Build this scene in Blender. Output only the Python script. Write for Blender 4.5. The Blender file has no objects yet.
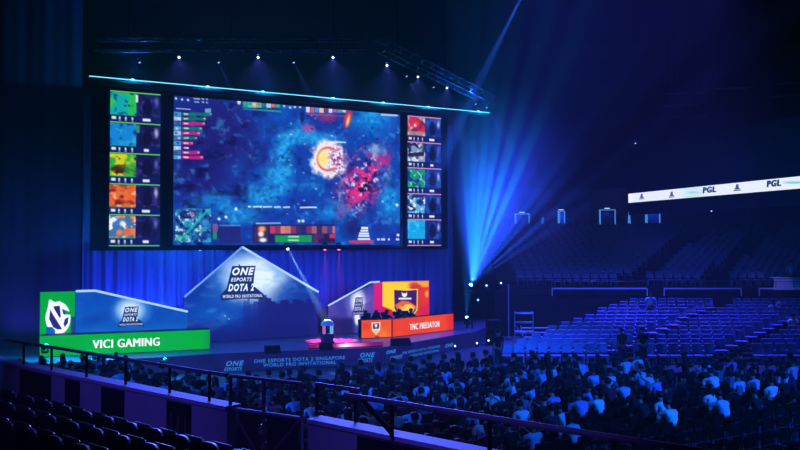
import bpy, bmesh, math, random
import numpy as np
from mathutils import Vector, Matrix
random.seed(7)
RNG = np.random.RandomState(5)
C = bpy.context.scene.collection
scn = bpy.context.scene
R = math.radians

# ------------------------------------------------------------------ camera
EYE = 5.3
PITCH = math.atan(19 / 800)
cam = bpy.data.cameras.new('camera'); cam.lens = 36; cam.sensor_width = 36; cam.clip_end = 300
camo = bpy.data.objects.new('camera', cam); C.objects.link(camo)
camo.location = (0, 0, EYE); camo.rotation_euler = (math.pi / 2 + PITCH, 0, 0)
scn.camera = camo
cP, sP = math.cos(PITCH), math.sin(PITCH)

def ray(px, py):
    x = (px - 400) / 800; u = (225 - py) / 800
    return Vector((x, cP - u * sP, sP + u * cP))
def at(px, py, D):
    d = ray(px, py); k = D / d.y
    return Vector((d.x * k, D, EYE + d.z * k))
def proj(X, Y, Z):
    Z = Z - EYE
    f = Y * cP + Z * sP; u = -Y * sP + Z * cP
    return 400 + 800 * X / f, 225 - 800 * u / f
def at_z(px, py, z):
    d = ray(px, py); k = (z - EYE) / d.z
    return Vector((d.x * k, d.y * k, z))

scn.view_settings.view_transform = 'Standard'
scn.view_settings.look = 'None'
scn.view_settings.exposure = 0
GAMMA = 0.82      # deeper shadows, as the photograph was developed
scn.view_settings.gamma = GAMMA
cy = scn.cycles
cy.use_denoising = True
cy.max_bounces = 4; cy.diffuse_bounces = 2; cy.glossy_bounces = 2; cy.transmission_bounces = 3
cy.volume_bounces = 0; cy.transparent_max_bounces = 8
cy.sample_clamp_indirect = 2.0; cy.sample_clamp_direct = 0.0
cy.use_adaptive_sampling = False
cy.volume_step_rate = 4.0; cy.volume_max_steps = 24

# ------------------------------------------------------------------ materials
def lin(c):
    c = (np.asarray(c, float) / 255.0) ** GAMMA
    return np.where(c <= 0.04045, c / 12.92, ((c + 0.055) / 1.055) ** 2.4)
MATS = {}
LEDGAIN = 1.13      # the haze takes a little of the screens' light
def mat(name, rgb, rough=0.6, metal=0.0, noise=0.0, scale=8.0, spec=0.3):
    if name in MATS: return MATS[name]
    m = bpy.data.materials.new(name); m.use_nodes = True
    nt = m.node_tree; b = nt.nodes['Principled BSDF']
    col = tuple(rgb) + (1,)
    b.inputs['Base Color'].default_value = col
    b.inputs['Roughness'].default_value = rough; b.inputs['Metallic'].default_value = metal
    b.inputs['Specular IOR Level'].default_value = spec
    if noise > 0:
        tc = nt.nodes.new('ShaderNodeTexCoord'); nz = nt.nodes.new('ShaderNodeTexNoise')
        nz.inputs['Scale'].default_value = scale; nz.inputs['Detail'].default_value = 4
        mx = nt.nodes.new('ShaderNodeMix'); mx.data_type = 'RGBA'
        mx.inputs[6].default_value = tuple(c * (1 - noise) for c in rgb) + (1,)
        mx.inputs[7].default_value = tuple(min(1, c * (1 + noise)) for c in rgb) + (1,)
        nt.links.new(tc.outputs['Object'], nz.inputs['Vector'])
        nt.links.new(nz.outputs['Fac'], mx.inputs[0])
        nt.links.new(mx.outputs[2], b.inputs['Base Color'])
    MATS[name] = m
    return m
def emis(name, rgb255, strength=1.0, sampled=False):
    if name in MATS: return MATS[name]
    m = bpy.data.materials.new(name); m.use_nodes = True
    nt = m.node_tree
    for n in list(nt.nodes):
        if n.type != 'OUTPUT_MATERIAL': nt.nodes.remove(n)
    e = nt.nodes.new('ShaderNodeEmission')
    e.inputs['Color'].default_value = tuple(lin(rgb255)) + (1,)
    e.inputs['Strength'].default_value = strength * LEDGAIN
    nt.links.new(e.outputs[0], [n for n in nt.nodes if n.type == 'OUTPUT_MATERIAL'][0].inputs[0])
    m.cycles.emission_sampling = 'AUTO' if sampled else 'NONE'
    MATS[name] = m
    return m
def led_mat():
    if 'led pixels' in MATS: return MATS['led pixels']
    m = bpy.data.materials.new('led pixels'); m.use_nodes = True
    nt = m.node_tree
    for n in list(nt.nodes):
        if n.type != 'OUTPUT_MATERIAL': nt.nodes.remove(n)
    e = nt.nodes.new('ShaderNodeEmission'); e.inputs['Strength'].default_value = LEDGAIN; a = nt.nodes.new('ShaderNodeVertexColor'); a.layer_name = 'Col'
    nt.links.new(a.outputs['Color'], e.inputs['Color'])
    nt.links.new(e.outputs[0], [n for n in nt.nodes if n.type == 'OUTPUT_MATERIAL'][0].inputs[0])
    m.cycles.emission_sampling = 'NONE'
    MATS['led pixels'] = m
    return m

BLACK = mat('black paint', (0.012, 0.012, 0.014), 0.5)
BLACKM = mat('black metal', (0.02, 0.02, 0.024), 0.35, 0.4)
DARKM = mat('dark steel', (0.12, 0.12, 0.14), 0.4, 0.6)
ALU = mat('aluminium', (0.45, 0.46, 0.5), 0.4, 0.7)
RAILM = mat('painted rail', (0.20, 0.18, 0.22), 0.5, 0.1)

# ------------------------------------------------------------------ mesh builder
class MB:
    def __init__(s): s.v = []; s.f = []
    def add(s, vs, fs):
        b = len(s.v); s.v += [tuple(v) for v in vs]; s.f += [tuple(b + i for i in f) for f in fs]; return s
    def hexa(s, p):     # 8 points: bottom ring 0-3, top ring 4-7
        return s.add(p, [(3, 2, 1, 0), (4, 5, 6, 7), (0, 1, 5, 4), (1, 2, 6, 5), (2, 3, 7, 6), (3, 0, 4, 7)])
    def box(s, c, size, M=None, bev=0.0):
        x, y, z = (k / 2 for k in size); c = Vector(c)
        if bev > 0:
            e = min(bev, x * .9, y * .9, z * .9)
            ring = [(-x + e, -y), (x - e, -y), (x, -y + e), (x, y - e), (x - e, y), (-x + e, y), (-x, y - e), (-x, -y + e)]
            k = (x - e) / x, (y - e) / y
            vs = [Vector((px * k[0], py * k[1], -z)) for px, py in ring] + [Vector((px, py, -z + e)) for px, py in ring] + \
                 [Vector((px, py, z - e)) for px, py in ring] + [Vector((px * k[0], py * k[1], z)) for px, py in ring]
            fs = [tuple(range(7, -1, -1)), tuple(range(24, 32))]
            for l in range(3):
                for i in range(8):
                    j = (i + 1) % 8; fs.append((l * 8 + i, l * 8 + j, l * 8 + 8 + j, l * 8 + 8 + i))
            vs = [c + v for v in vs]
            if M: vs = [M @ v for v in vs]
            return s.add(vs, fs)
        p = [Vector(q) for q in ((-x, -y, -z), (x, -y, -z), (x, y, -z), (-x, y, -z), (-x, -y, z), (x, -y, z), (x, y, z), (-x, y, z))]
        p = [c + q for q in p]
        if M: p = [M @ q for q in p]
        return s.hexa(p)
    def tube(s, a, b, r, n=8, r2=None):
        a, b = Vector(a), Vector(b); d = (b - a).normalized()
        u = d.orthogonal().normalized(); w = d.cross(u); r2 = r if r2 is None else r2
        ra = [a + (u * math.cos(2 * math.pi * i / n) + w * math.sin(2 * math.pi * i / n)) * r for i in range(n)]
        rb = [b + (u * math.cos(2 * math.pi * i / n) + w * math.sin(2 * math.pi * i / n)) * r2 for i in range(n)]
        fs = [(i, (i + 1) % n, n + (i + 1) % n, n + i) for i in range(n)] + [tuple(range(n - 1, -1, -1)), tuple(range(n, 2 * n))]
        return s.add(ra + rb, fs)
    def path(s, pts, r, n=8):
        for a, b in zip(pts[:-1], pts[1:]): s.tube(a, b, r, n)
        return s
    def lathe(s, prof, o=(0, 0, 0), n=16, axis=None):
        o = Vector(o); M = Vector((0, 0, 1)).rotation_difference(Vector(axis)).to_matrix() if axis is not None else Matrix.Identity(3)
        vs = []; fs = []
        for r, z in prof:
            for i in range(n):
                t = 2 * math.pi * i / n; vs.append(o + M @ Vector((r * math.cos(t), r * math.sin(t), z)))
        for l in range(len(prof) - 1):
            for i in range(n):
                j = (i + 1) % n; fs.append((l * n + i, l * n + j, (l + 1) * n + j, (l + 1) * n + i))
        fs += [tuple(range(n - 1, -1, -1)), tuple(range((len(prof) - 1) * n, len(prof) * n))]
        return s.add(vs, fs)
    def prism(s, poly, z0, z1):     # plan polygon (ccw) extruded in z
        n = len(poly)
        vs = [(x, y, z0) for x, y in poly] + [(x, y, z1) for x, y in poly]
        return s.add(vs, [tuple(range(n - 1, -1, -1)), tuple(range(n, 2 * n))] + [(i, (i + 1) % n, n + (i + 1) % n, n + i) for i in range(n)])
    def flat(s, pts, nrm, t):       # polygon in 3D given thickness along nrm
        pts = [Vector(p) for p in pts]; nrm = Vector(nrm); n = len(pts)
        vs = pts + [p + nrm * t for p in pts]
        return s.add(vs, [tuple(range(n - 1, -1, -1)), tuple(range(n, 2 * n))] + [(i, (i + 1) % n, n + (i + 1) % n, n + i) for i in range(n)])
    def mesh(s, name, smooth=False):
        me = bpy.data.meshes.new(name); me.from_pydata(s.v, [], s.f); me.update()
        bm = bmesh.new(); bm.from_mesh(me); bmesh.ops.recalc_face_normals(bm, faces=bm.faces); bm.to_mesh(me); bm.free()
        if smooth:
            for p in me.polygons: p.use_smooth = True
        return me

def tag(o, label=None, cat=None, group=None, kind=None):
    if label: o['label'] = label
    if cat: o['category'] = cat
    if group: o['group'] = group
    if kind: o['kind'] = kind
    return o
def obj(name, mb, m, parent=None, smooth=False, label=None):
    me = mb if isinstance(mb, bpy.types.Mesh) else mb.mesh(name, smooth)
    if m is not None:
        if len(me.materials) == 0: me.materials.append(m)
        elif me.materials[0] is None: me.materials[0] = m
    o = bpy.data.objects.new(name, me); C.objects.link(o)
    if parent is not None: o.parent = parent
    if label: o['label'] = label
    return o
def thing(name, label, cat, loc=(0, 0, 0), rz=0, group=None, kind=None):
    o = bpy.data.objects.new(name, None); C.objects.link(o)
    o.empty_display_size = 0.2
    o.location = loc; o.rotation_euler = (0, 0, rz)
    return tag(o, label, cat, group, kind)
def struct(name, mb, m, parent=None):
    o = obj(name, mb, m, parent); o['kind'] = 'structure'; return o
def copy_tree(o, parent=None):
    c = o.copy(); C.objects.link(c); c.parent = parent
    for ch in list(o.children): copy_tree(ch, c)
    return c

# ------------------------------------------------------------------ text
_tc = {}
def text_mesh(s, shear=0.0, bold=0.0):
    key = (s, shear, bold)
    if key in _tc: return _tc[key]
    cu = bpy.data.curves.new('lettering', 'FONT'); cu.body = s; cu.size = 1; cu.shear = shear; cu.offset = bold
    cu.resolution_u = 3; cu.space_character = 1.1 + 2.6 * bold
    o = bpy.data.objects.new('lettering', cu); C.objects.link(o)
    dg = bpy.context.evaluated_depsgraph_get(); dg.update()
    me = bpy.data.meshes.new_from_object(o.evaluated_get(dg))
    vs = [v.co.copy() for v in me.vertices]; fs = [tuple(p.vertices) for p in me.polygons]
    bpy.data.objects.remove(o); bpy.data.curves.remove(cu); bpy.data.meshes.remove(me)
    x0 = min(v.x for v in vs); x1 = max(v.x for v in vs); y0 = min(v.y for v in vs); y1 = max(v.y for v in vs)
    vs = [((v.x - (x0 + x1) / 2) / (x1 - x0), (v.y - (y0 + y1) / 2) / (y1 - y0)) for v in vs]
    _tc[key] = (vs, fs); return _tc[key]

class Plane:
    """A flat board: origin, horizontal axis ux, up axis uz; its face looks along nrm."""
    def __init__(s, O, ux, uz=(0, 0, 1)):
        s.O = Vector(O); s.ux = Vector(ux).normalized(); s.uz = Vector(uz).normalized(); s.n = s.ux.cross(s.uz).normalized()
    def loc(s, px, py):
        d = ray(px, py); o = Vector((0, 0, EYE)); k = (s.O - o).dot(s.n) / d.dot(s.n)
        q = o + d * k - s.O
        return q.dot(s.ux), q.dot(s.uz)
    def P(s, x, y, off=0.0): return s.O + s.ux * x + s.uz * y + s.n * off
    def text(s, mb, txt, cx, cy, w, h, off=.012, shear=0.0, bold=0.0, fat=0.0):
        vs, fs = text_mesh(txt, shear, bold)
        if fat:       # heavier strokes: the same letters laid a little to either side
            for k in (-1, -.5, .5, 1): mb.add([s.P(cx + x * (w - 2 * fat) + k * fat, cy + y * h, off - .001 * (1 + abs(k) + .3 * k)) for x, y in vs], fs)
            w = w - 2 * fat
        mb.add([s.P(cx + x * w, cy + y * h, off) for x, y in vs], fs); return mb
    def text_px(s, mb, txt, xl, yl, xr, yr, hpx, **k):
        a = s.loc(xl, yl); b = s.loc(xr, yr); m = ((a[0] + b[0]) / 2, (a[1] + b[1]) / 2)
        D = s.P(*m).y
        return s.text(mb, txt, m[0], m[1], b[0] - a[0], hpx * D / 800, **k)
    def poly_px(s, pts, off): return [s.P(*s.loc(*p), off) for p in pts]

# ------------------------------------------------------------------ painted LED content
def fbm(x, y, seed, oct=4):
    out = np.zeros_like(x); amp = 1.0; tot = 0
    for o in range(oct):
        r = np.random.RandomState(seed * 31 + o).rand(64, 64)
        xi = np.floor(x).astype(int); yi = np.floor(y).astype(int); fx = x - xi; fy = y - yi
        fx = fx * fx * (3 - 2 * fx); fy = fy * fy * (3 - 2 * fy)
        g = lambda a, b: r[a % 64, b % 64]
        v = g(xi, yi) * (1 - fx) * (1 - fy) + g(xi + 1, yi) * fx * (1 - fy) + g(xi, yi + 1) * (1 - fx) * fy + g(xi + 1, yi + 1) * fx * fy
        out += v * amp; tot += amp; amp *= .55; x = x * 2.03 + 3.1; y = y * 2.03 + 1.7
    return out / tot
class Paint:
    """Content of one LED panel; X, Y are picture units across the panel."""
    def __init__(s, X, Y, base): s.X, s.Y = X, Y; s.I = np.ones(X.shape + (3,)) * np.array(base, float)
    def mix(s, a, col): a = np.clip(a, 0, 1)[..., None]; s.I = s.I * (1 - a) + np.array(col, float) * a
    def blob(s, x, y, rx, ry, col, a=1.0, rot=0.0, soft=0.6, nz=0.0, seed=1, ns=0.25):
        c, q = math.cos(rot), math.sin(rot); dx = s.X - x; dy = s.Y - y
        d = np.sqrt(((dx * c + dy * q) / rx) ** 2 + ((-dx * q + dy * c) / ry) ** 2)
        if nz: d = d + (fbm(s.X * ns + 40, s.Y * ns + 40, seed) - .5) * nz
        s.mix(np.clip((1 - d) / soft, 0, 1) * a, col)
    def rect(s, x0, y0, x1, y1, col, a=1.0, sl=0.0, soft=0.35):
        Y = s.Y - sl * (s.X - x0)
        m = np.clip((s.X - x0) / soft + .5, 0, 1) * np.clip((x1 - s.X) / soft + .5, 0, 1) * np.clip((Y - y0) / soft + .5, 0, 1) * np.clip((y1 - Y) / soft + .5, 0, 1)
        s.mix(m * a, col)
    def poly(s, pts, col, a=1.0, soft=0.4):
        n = len(pts); inside = np.zeros(s.X.shape, bool); dist = np.full(s.X.shape, 1e9)
        for i in range(n):
            x1, y1 = pts[i]; x2, y2 = pts[(i + 1) % n]
            cond = ((y1 > s.Y) != (y2 > s.Y)) & (s.X < (x2 - x1) * (s.Y - y1) / ((y2 - y1) or 1e-9) + x1)
            inside ^= cond
            dx, dy = x2 - x1, y2 - y1; L = dx * dx + dy * dy + 1e-9
            t = np.clip(((s.X - x1) * dx + (s.Y - y1) * dy) / L, 0, 1)
            dist = np.minimum(dist, np.hypot(s.X - x1 - t * dx, s.Y - y1 - t * dy))
        sd = np.where(inside, dist, -dist)
        s.mix(np.clip(sd / soft + .5, 0, 1) * a, col)
    def line(s, x1, y1, x2, y2, w, col, a=1.0, soft=0.4):
        dx, dy = x2 - x1, y2 - y1; t = np.clip(((s.X - x1) * dx + (s.Y - y1) * dy) / (dx * dx + dy * dy + 1e-9), 0, 1)
        s.mix(np.clip((w - np.hypot(s.X - x1 - t * dx, s.Y - y1 - t * dy)) / soft + .5, 0, 1) * a, col)
    def patches(s, x0, y0, x1, y1, cols, cell, seed, a=1.0):
        r = np.random.RandomState(seed); cx, cy_ = cell
        for yy in np.arange(y0, y1, cy_):
            for xx in np.arange(x0, x1, cx):
                s.rect(xx, yy, min(xx + cx, x1), min(yy + cy_, y1), cols[r.randint(len(cols))], a * (.5 + .5 * r.rand()), soft=.8)
def panel(name, pl, x0, x1, y0, y1, nx, ny, painter, parent=None, off=0.0, px_units=True, label=None, mask=None):
    """Grid mesh on plane pl between local x0..x1, y0..y1 (y up), coloured by painter(X,Y arrays)->rgb 0-255."""
    xs = np.linspace(x0, x1, nx); ys = np.linspace(y1, y0, ny)
    GX, GY = np.meshgrid(xs, ys)
    W = np.array(pl.O)[None, None] + GX[..., None] * np.array(pl.ux) + GY[..., None] * np.array(pl.uz) + off * np.array(pl.n)
    if px_units:
        Z = W[..., 2] - EYE; f = W[..., 1] * cP + Z * sP; u = -W[..., 1] * sP + Z * cP
        X = 400 + 800 * W[..., 0] / f; Y = 225 - 800 * u / f
    else: X, Y = GX, GY
    rgb = painter(X, Y)
    col = np.ones((ny, nx, 4), np.float32); col[..., :3] = lin(np.clip(rgb, 0, 255))
    idx = np.arange(nx * ny).reshape(ny, nx)
    F = np.stack([idx[:-1, :-1], idx[1:, :-1], idx[1:, 1:], idx[:-1, 1:]], -1).reshape(-1, 4)
    if mask is not None:
        k = mask(GX, GY); F = F[(k[:-1, :-1] & k[1:, :-1] & k[1:, 1:] & k[:-1, 1:]).reshape(-1)]
    me = bpy.data.meshes.new(name); me.from_pydata(W.reshape(-1, 3).tolist(), [], F.tolist())
    ca = me.color_attributes.new('Col', 'FLOAT_COLOR', 'POINT'); ca.data.foreach_set('color', col.reshape(-1))
    me.update()
    return obj(name, me, led_mat(), parent, label=label)

# ------------------------------------------------------------------ lights
def spot(loc, tgt, col, power, ang, blend=0.3, rad=0.05):
    l = bpy.data.lights.new('spot', 'SPOT'); l.energy = power; l.color = col; l.spot_size = R(ang); l.spot_blend = blend; l.shadow_soft_size = rad
    o = bpy.data.objects.new('spot', l); C.objects.link(o); o.location = loc
    o.rotation_euler = (Vector(tgt) - Vector(loc)).to_track_quat('-Z', 'Y').to_euler(); return o
def point(loc, col, power, rad=0.05):
    l = bpy.data.lights.new('glow', 'POINT'); l.energy = power; l.color = col; l.shadow_soft_size = rad
    o = bpy.data.objects.new('glow', l); C.objects.link(o); o.location = loc; return o
def area(loc, tgt, col, power, sx, sy):
    l = bpy.data.lights.new('wash', 'AREA'); l.energy = power; l.color = col; l.shape = 'RECTANGLE'; l.size = sx; l.size_y = sy
    o = bpy.data.objects.new('wash', l); C.objects.link(o); o.location = loc
    o.rotation_euler = (Vector(tgt) - Vector(loc)).to_track_quat('-Z', 'Y').to_euler(); return o

# haze in the hall air
w = bpy.data.worlds.new('hall'); scn.world = w; w.use_nodes = True
bg = w.node_tree.nodes.get('Background'); bg.inputs[0].default_value = (0.1, 0.08, 0.3, 1); bg.inputs[1].default_value = 0.0
vs_ = w.node_tree.nodes.new('ShaderNodeVolumeScatter')
vs_.inputs['Color'].default_value = (1, 1, 1, 1); vs_.inputs['Density'].default_value = 0.003; vs_.inputs['Anisotropy'].default_value = 0.0
wn = w.node_tree
tc_ = wn.nodes.new('ShaderNodeNewGeometry'); mp_ = wn.nodes.new('ShaderNodeMapping'); mp_.vector_type = 'TEXTURE'
mp_.inputs['Location'].default_value = (5.2, 43.0, 7.4); mp_.inputs['Scale'].default_value = (6.0, 9.0, 7.2)
gr_ = wn.nodes.new('ShaderNodeTexGradient'); gr_.gradient_type = 'QUADRATIC_SPHERE'
ma_ = wn.nodes.new('ShaderNodeMath'); ma_.operation = 'MULTIPLY_ADD'; ma_.inputs[1].default_value = 0.034; ma_.inputs[2].default_value = 0.0026
wn.links.new(tc_.outputs['Position'], mp_.inputs['Vector']); wn.links.new(mp_.outputs[0], gr_.inputs[0]); wn.links.new(gr_.outputs['Fac'], ma_.inputs[0]); wn.links.new(ma_.outputs[0], vs_.inputs['Density'])
w.cycles.volume_step_size = 5.0
w.node_tree.links.new(vs_.outputs[0], [n for n in w.node_tree.nodes if n.type == 'OUTPUT_WORLD'][0].inputs['Volume'])

BLUE = (0.03, 0.12, 1.0); DEEP = (0.05, 0.06, 1.0); CYAN = (0.02, 0.45, 1.0); VIOLET = (0.25, 0.12, 1.0)

# ================================================================== THE HALL
HALLM = mat('hall concrete', (0.05, 0.05, 0.06), 0.8, noise=0.2, scale=2)
FLOORM = mat('hall floor', (0.10, 0.10, 0.13), 0.55, noise=0.2, scale=1.2)
struct('floor', MB().box((4, 28, -0.1), (84, 92, 0.2)), FLOORM)
struct('ceiling', MB().box((4, 28, 24.1), (84, 92, 0.2)), mat('ceiling black', (0.01, 0.01, 0.012), 0.9))
struct('wall_back', MB().box((4, 74.1, 12), (84, 0.2, 24)), HALLM)
struct('wall_left', MB().box((-38.1, 28, 12), (0.2, 92, 24)), HALLM)
struct('wall_right', MB().box((46.1, 28, 12), (0.2, 92, 24)), HALLM)
struct('wall_front', MB().box((4, -18.1, 12), (84, 0.2, 24)), HALLM)

# ================================================================== STAGE FRAME
SC = Vector((-5.42, 40.03, 0)); SU = Vector((0.885, 0.465, 0)).normalized(); SN = Vector((SU.y, -SU.x, 0))
def S(a, b, z): return SC + SU * a + SN * b + Vector((0, 0, z))
SCREEN = Plane(SC, SU)
ZT, ZB = 12.25, 5.25

# ---- video wall
def main_paint(X, Y):
    p = Paint(X, Y, (22, 52, 150))
    n = fbm(X * .05, Y * .05, 3); n2 = fbm(X * .14, Y * .14, 9)
    p.mix(np.clip((n - .35) * 2.2, 0, 1) * .7, (10, 95, 190))
    # dark indigo woods on one side
    p.blob(213, 138, 66, 64, (30, 28, 108), .98, soft=.55, nz=.7, seed=4, ns=.08)
    p.blob(195, 175, 32, 34, (28, 26, 106), .9, soft=.6, nz=.6, seed=14, ns=.1)
    p.mix(np.clip((fbm(X * .09 + 9, Y * .16, 21) - .56) * 6, 0, 1) * np.clip((290 - X) / 60, 0, 1) * .75, (12, 10, 58))
    # bright water course
    for (x, y, rx, ry, a) in ((284, 152, 13, 22, .8), (278, 178, 16, 20, .75), (262, 196, 20, 15, .7), (238, 214, 26, 12, .6), (300, 134, 22, 12, .6), (318, 140, 30, 9, .5), (212, 200, 26, 9, .45)):
        p.blob(x, y, rx * 1.15, ry * 1.15, (26, 152, 222), min(1, a * 1.25), soft=.75, nz=.6, seed=int(x), ns=.15)
    p.blob(310, 185, 26, 26, (12, 78, 172), .6, soft=.8)
    p.blob(372, 118, 30, 22, (18, 128, 212), .95, soft=.8, nz=.5, seed=6, ns=.12)
    p.blob(390, 200, 18, 26, (20, 135, 212), .95, soft=.8, nz=.5, seed=8, ns=.12)
    p.blob(332, 212, 26, 12, (20, 135, 212), .8, soft=.8, nz=.5, seed=11, ns=.12)
    n3 = fbm(X * .32, Y * .32, 77); riv = np.clip((p.I[..., 1] - 95) / 50, 0, 1)
    p.mix(np.clip((n3 - .52) * 6, 0, 1) * .6 * riv, (70, 190, 238)); p.mix(np.clip((.46 - n3) * 6, 0, 1) * .55 * riv, (10, 66, 160))
    p.mix(np.clip((n2 - .60) * 6, 0, 1) * .4, (60, 180, 232))
    p.mix(np.clip((.40 - n2) * 5, 0, 1) * .5, (12, 22, 95))
    # fight clutter: magenta and dark shapes
    p.blob(356, 178, 30, 32, (60, 30, 130), .75, soft=.7, nz=.9, seed=31, ns=.12)
    m = np.clip(1.3 - np.hypot((X - 360 - (190 - Y) * .35) / 22, (Y - 182) / 38), 0, 1)
    p.mix(np.clip((fbm(X * .16, Y * .13, 41) - .50) * 9, 0, 1) * m, (225, 45, 120))
    p.mix(np.clip((fbm(X * .2 + 5, Y * .2, 43) - .57) * 10, 0, 1) * m, (235, 205, 230))
    p.mix(np.clip((fbm(X * .2 + 9, Y * .2, 47) - .57) * 9, 0, 1) * m, (25, 18, 60))
    p.blob(383, 160, 12, 12, (190, 45, 130), .7, soft=.8, nz=1.2, seed=51, ns=.3)
    p.blob(376, 150, 11, 8, (110, 190, 225), .7, soft=.8, nz=.8, seed=52, ns=.3)
    p.blob(308, 128, 8, 6, (190, 60, 150), .8, soft=.7, nz=1.0, seed=53, ns=.3)
    p.blob(328, 118, 14, 6, (190, 40, 90), .6, soft=.7, nz=1.2, seed=54, ns=.3)
    p.blob(302, 117, 3, 9, (20, 16, 70), .8)
    p.blob(348, 118, 5, 13, (235, 60, 50), .95, rot=.25, soft=.7); p.blob(348, 121, 2.2, 8, (255, 205, 120), .95, rot=.25, soft=.7)
    p.blob(352, 228, 16, 14, (22, 20, 85), .7, soft=.7, nz=.8, seed=56, ns=.2)
    p.blob(340, 205, 22, 5, (60, 130, 190), .5, rot=.4, soft=.7, nz=.8, seed=57, ns=.2)
    # burning circle
    p.blob(329, 159, 20, 22, (240, 230, 238), 1.0, soft=.25, nz=.5, seed=61, ns=.25)
    d = np.hypot((X - 328) / 13.5, (Y - 159) / 14.5)
    p.mix(np.clip(1 - np.abs(d - .78) / .13, 0, 1) * np.clip((338 - X) / 8, 0, 1), (225, 70, 30))
    p.blob(323, 158, 8, 10, (252, 226, 120), .95, soft=.6)
    m = np.clip(1.2 - np.hypot((X - 337) / 10, (Y - 160) / 16), 0, 1)
    p.mix(np.clip((fbm(X * .45, Y * .45, 71) - .5) * 9, 0, 1) * m, (130, 40, 120))
    # heads-up display
    p.rect(172, 94, 213, 112, (24, 36, 120), .8, sl=.06)
    for (x, y) in ((176, 98.5), (182, 99.5), (188, 100)): p.blob(x, y, 1.6, 1.6, (200, 225, 250))
    for (x0, x1, y) in ((193, 200, 98), (202, 204, 98.5), (206, 208, 98.8), (194, 199, 101.2), (202, 204, 101.6), (206, 208, 102), (176, 191, 108)): p.rect(x0, y, x1, y + 1, (205, 225, 245), .8, sl=.06)
    p.rect(205, 108.5, 211, 112.5, (130, 190, 220), .8)
    G, Pk = (15, 120, 95), (205, 35, 130)
    for i, (y, x1, c) in enumerate(((114, 212, G), (118.6, 206, G), (123.4, 205, Pk), (128.4, 202, G), (133.2, 200, Pk), (138, 197, G), (143, 193, Pk), (148, 189, (40, 40, 130)), (152.4, 200, Pk), (157.2, 203, Pk))):
        p.rect(173, y - 2.1, 181, y + 2.1, ((70, 160, 210), (170, 205, 230), (60, 110, 170))[i % 3], .9)
        p.blob(176 + (i * 7) % 4, y, 2.0, 1.6, ((25, 45, 110), (230, 235, 245))[i % 2], .7)
        p.rect(182, y - 1.7, x1, y + 1.7, c, .85, sl=.02)
        p.rect(183.5, y - .7, 188.5, y + .7, (240, 215, 225), .85)
        p.rect(x1 - 2.5, y - .6, x1, y + .6, (230, 230, 240), .6)
    r = np.random.RandomState(3)
    p.blob(239, 102, 2.6, 3.6, (235, 225, 235), .95)
    cols = ((30, 150, 120), (60, 200, 190), (220, 170, 130), (90, 200, 110), (30, 90, 150), (230, 215, 200), (180, 80, 70))
    for k in range(8): p.rect(243 + 4.7 * k, 100.5, 247.4 + 4.7 * k, 107.5, cols[k % 7], .95, sl=.07); p.blob(245 + 4.7 * k, 103.5 + .35 * k, 1.3, 1.8, cols[(k + 3) % 7], .9)
    for k in range(9): p.rect(306 + 4.5 * k, 105.3, 310 + 4.5 * k, 112.4, ((225, 215, 230), (200, 90, 120), (70, 150, 200), (240, 190, 150), (120, 50, 100))[k % 5], .95, sl=.07)
    p.rect(243, 108.3, 281, 109.4, (30, 190, 110), .8, sl=.07); p.rect(306, 113.2, 346, 114.2, (215, 60, 90), .7, sl=.07)
    for (x, y) in ((284, 106), (290, 107.5), (295, 107), (300, 107)): p.blob(x, y, 1.6, 1.6, (210, 230, 245), .9)
    p.rect(381, 113.8, 398, 115.3, (225, 215, 235), .9, sl=.07)
    p.rect(327, 141.5, 346, 143, (225, 235, 245), .8)
    # mini map
    p.rect(175, 207.5, 211.5, 242.5, (24, 70, 140))
    k = fbm(X * .22, Y * .24, 81, 3)
    mk = (X > 175.5) & (X < 211) & (Y > 208.5) & (Y < 242)
    p.mix(np.where(mk, np.clip((k - .45) * 6, 0, 1), 0) * .85, (45, 165, 190)); p.mix(np.where(mk, np.clip((fbm(X * .3, Y * .3, 83) - .6) * 9, 0, 1), 0), (190, 215, 225))
    p.mix(np.where(mk, np.clip((.38 - k) * 7, 0, 1), 0), (18, 28, 95)); p.line(180, 240, 208, 210, 1.3, (40, 190, 170), .7)
    p.blob(192, 214, 4, 3, (170, 110, 150), .8); p.blob(179, 238, 4, 4, (60, 220, 150), .8); p.blob(206, 224, 4, 7, (60, 120, 200), .7)
    p.rect(213, 224, 218, 232, (150, 90, 130), .8); p.rect(213, 232, 217, 239, (40, 160, 90), .8)
    p.rect(219.5, 225.5, 240.5, 243, (32, 34, 110), .9); p.rect(219.5, 225, 240.5, 226, (120, 190, 230), .6)
    for (x0, x1) in ((248, 251), (253, 262), (263, 272), (274, 281), (283, 290), (300, 317)): p.rect(x0, 205.7 + (x0 - 248) * .02, x1, 207.2 + (x0 - 248) * .02, (215, 240, 250), .9)
    for (x, y) in ((226, 217), (236, 209), (219, 219), (397, 205), (299, 221), (303, 221), (398, 235)): p.blob(x, y, 2.1, 2.1, (230, 245, 255), .95)
    p.rect(253, 224.5, 335, 243, (28, 24, 80), .9)
    p.rect(254, 226, 268, 242.5, (60, 40, 80)); p.blob(262, 229, 5, 4, (250, 160, 70)); p.blob(261, 234, 4, 4, (245, 225, 220)); p.blob(263, 240, 5, 3, (230, 240, 250))
    p.rect(256, 222.5, 281, 224, (190, 220, 240), .7)
    p.patches(270, 226, 335, 233.5, ((40, 40, 100), (235, 210, 190), (190, 60, 80), (70, 60, 140), (60, 40, 90), (220, 130, 110)), (5.2, 7.5), 91)
    p.rect(275, 235.3, 312, 242.3, (20, 150, 70)); p.rect(288, 236, 299, 237.6, (190, 240, 200), .8); p.rect(288, 239.6, 299, 241, (190, 240, 200), .8)
    p.patches(313, 234, 335, 243, ((50, 20, 60), (200, 50, 70), (90, 40, 90), (30, 20, 60)), (5.5, 4.5), 92)
    for (x0, x1, y) in ((361, 368, 227), (360.5, 368, 229.6), (359, 369, 232.4), (358.5, 369.5, 235), (357.5, 370, 238)): p.rect(x0, y, x1, y + 2, (240, 245, 252), .95)
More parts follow.
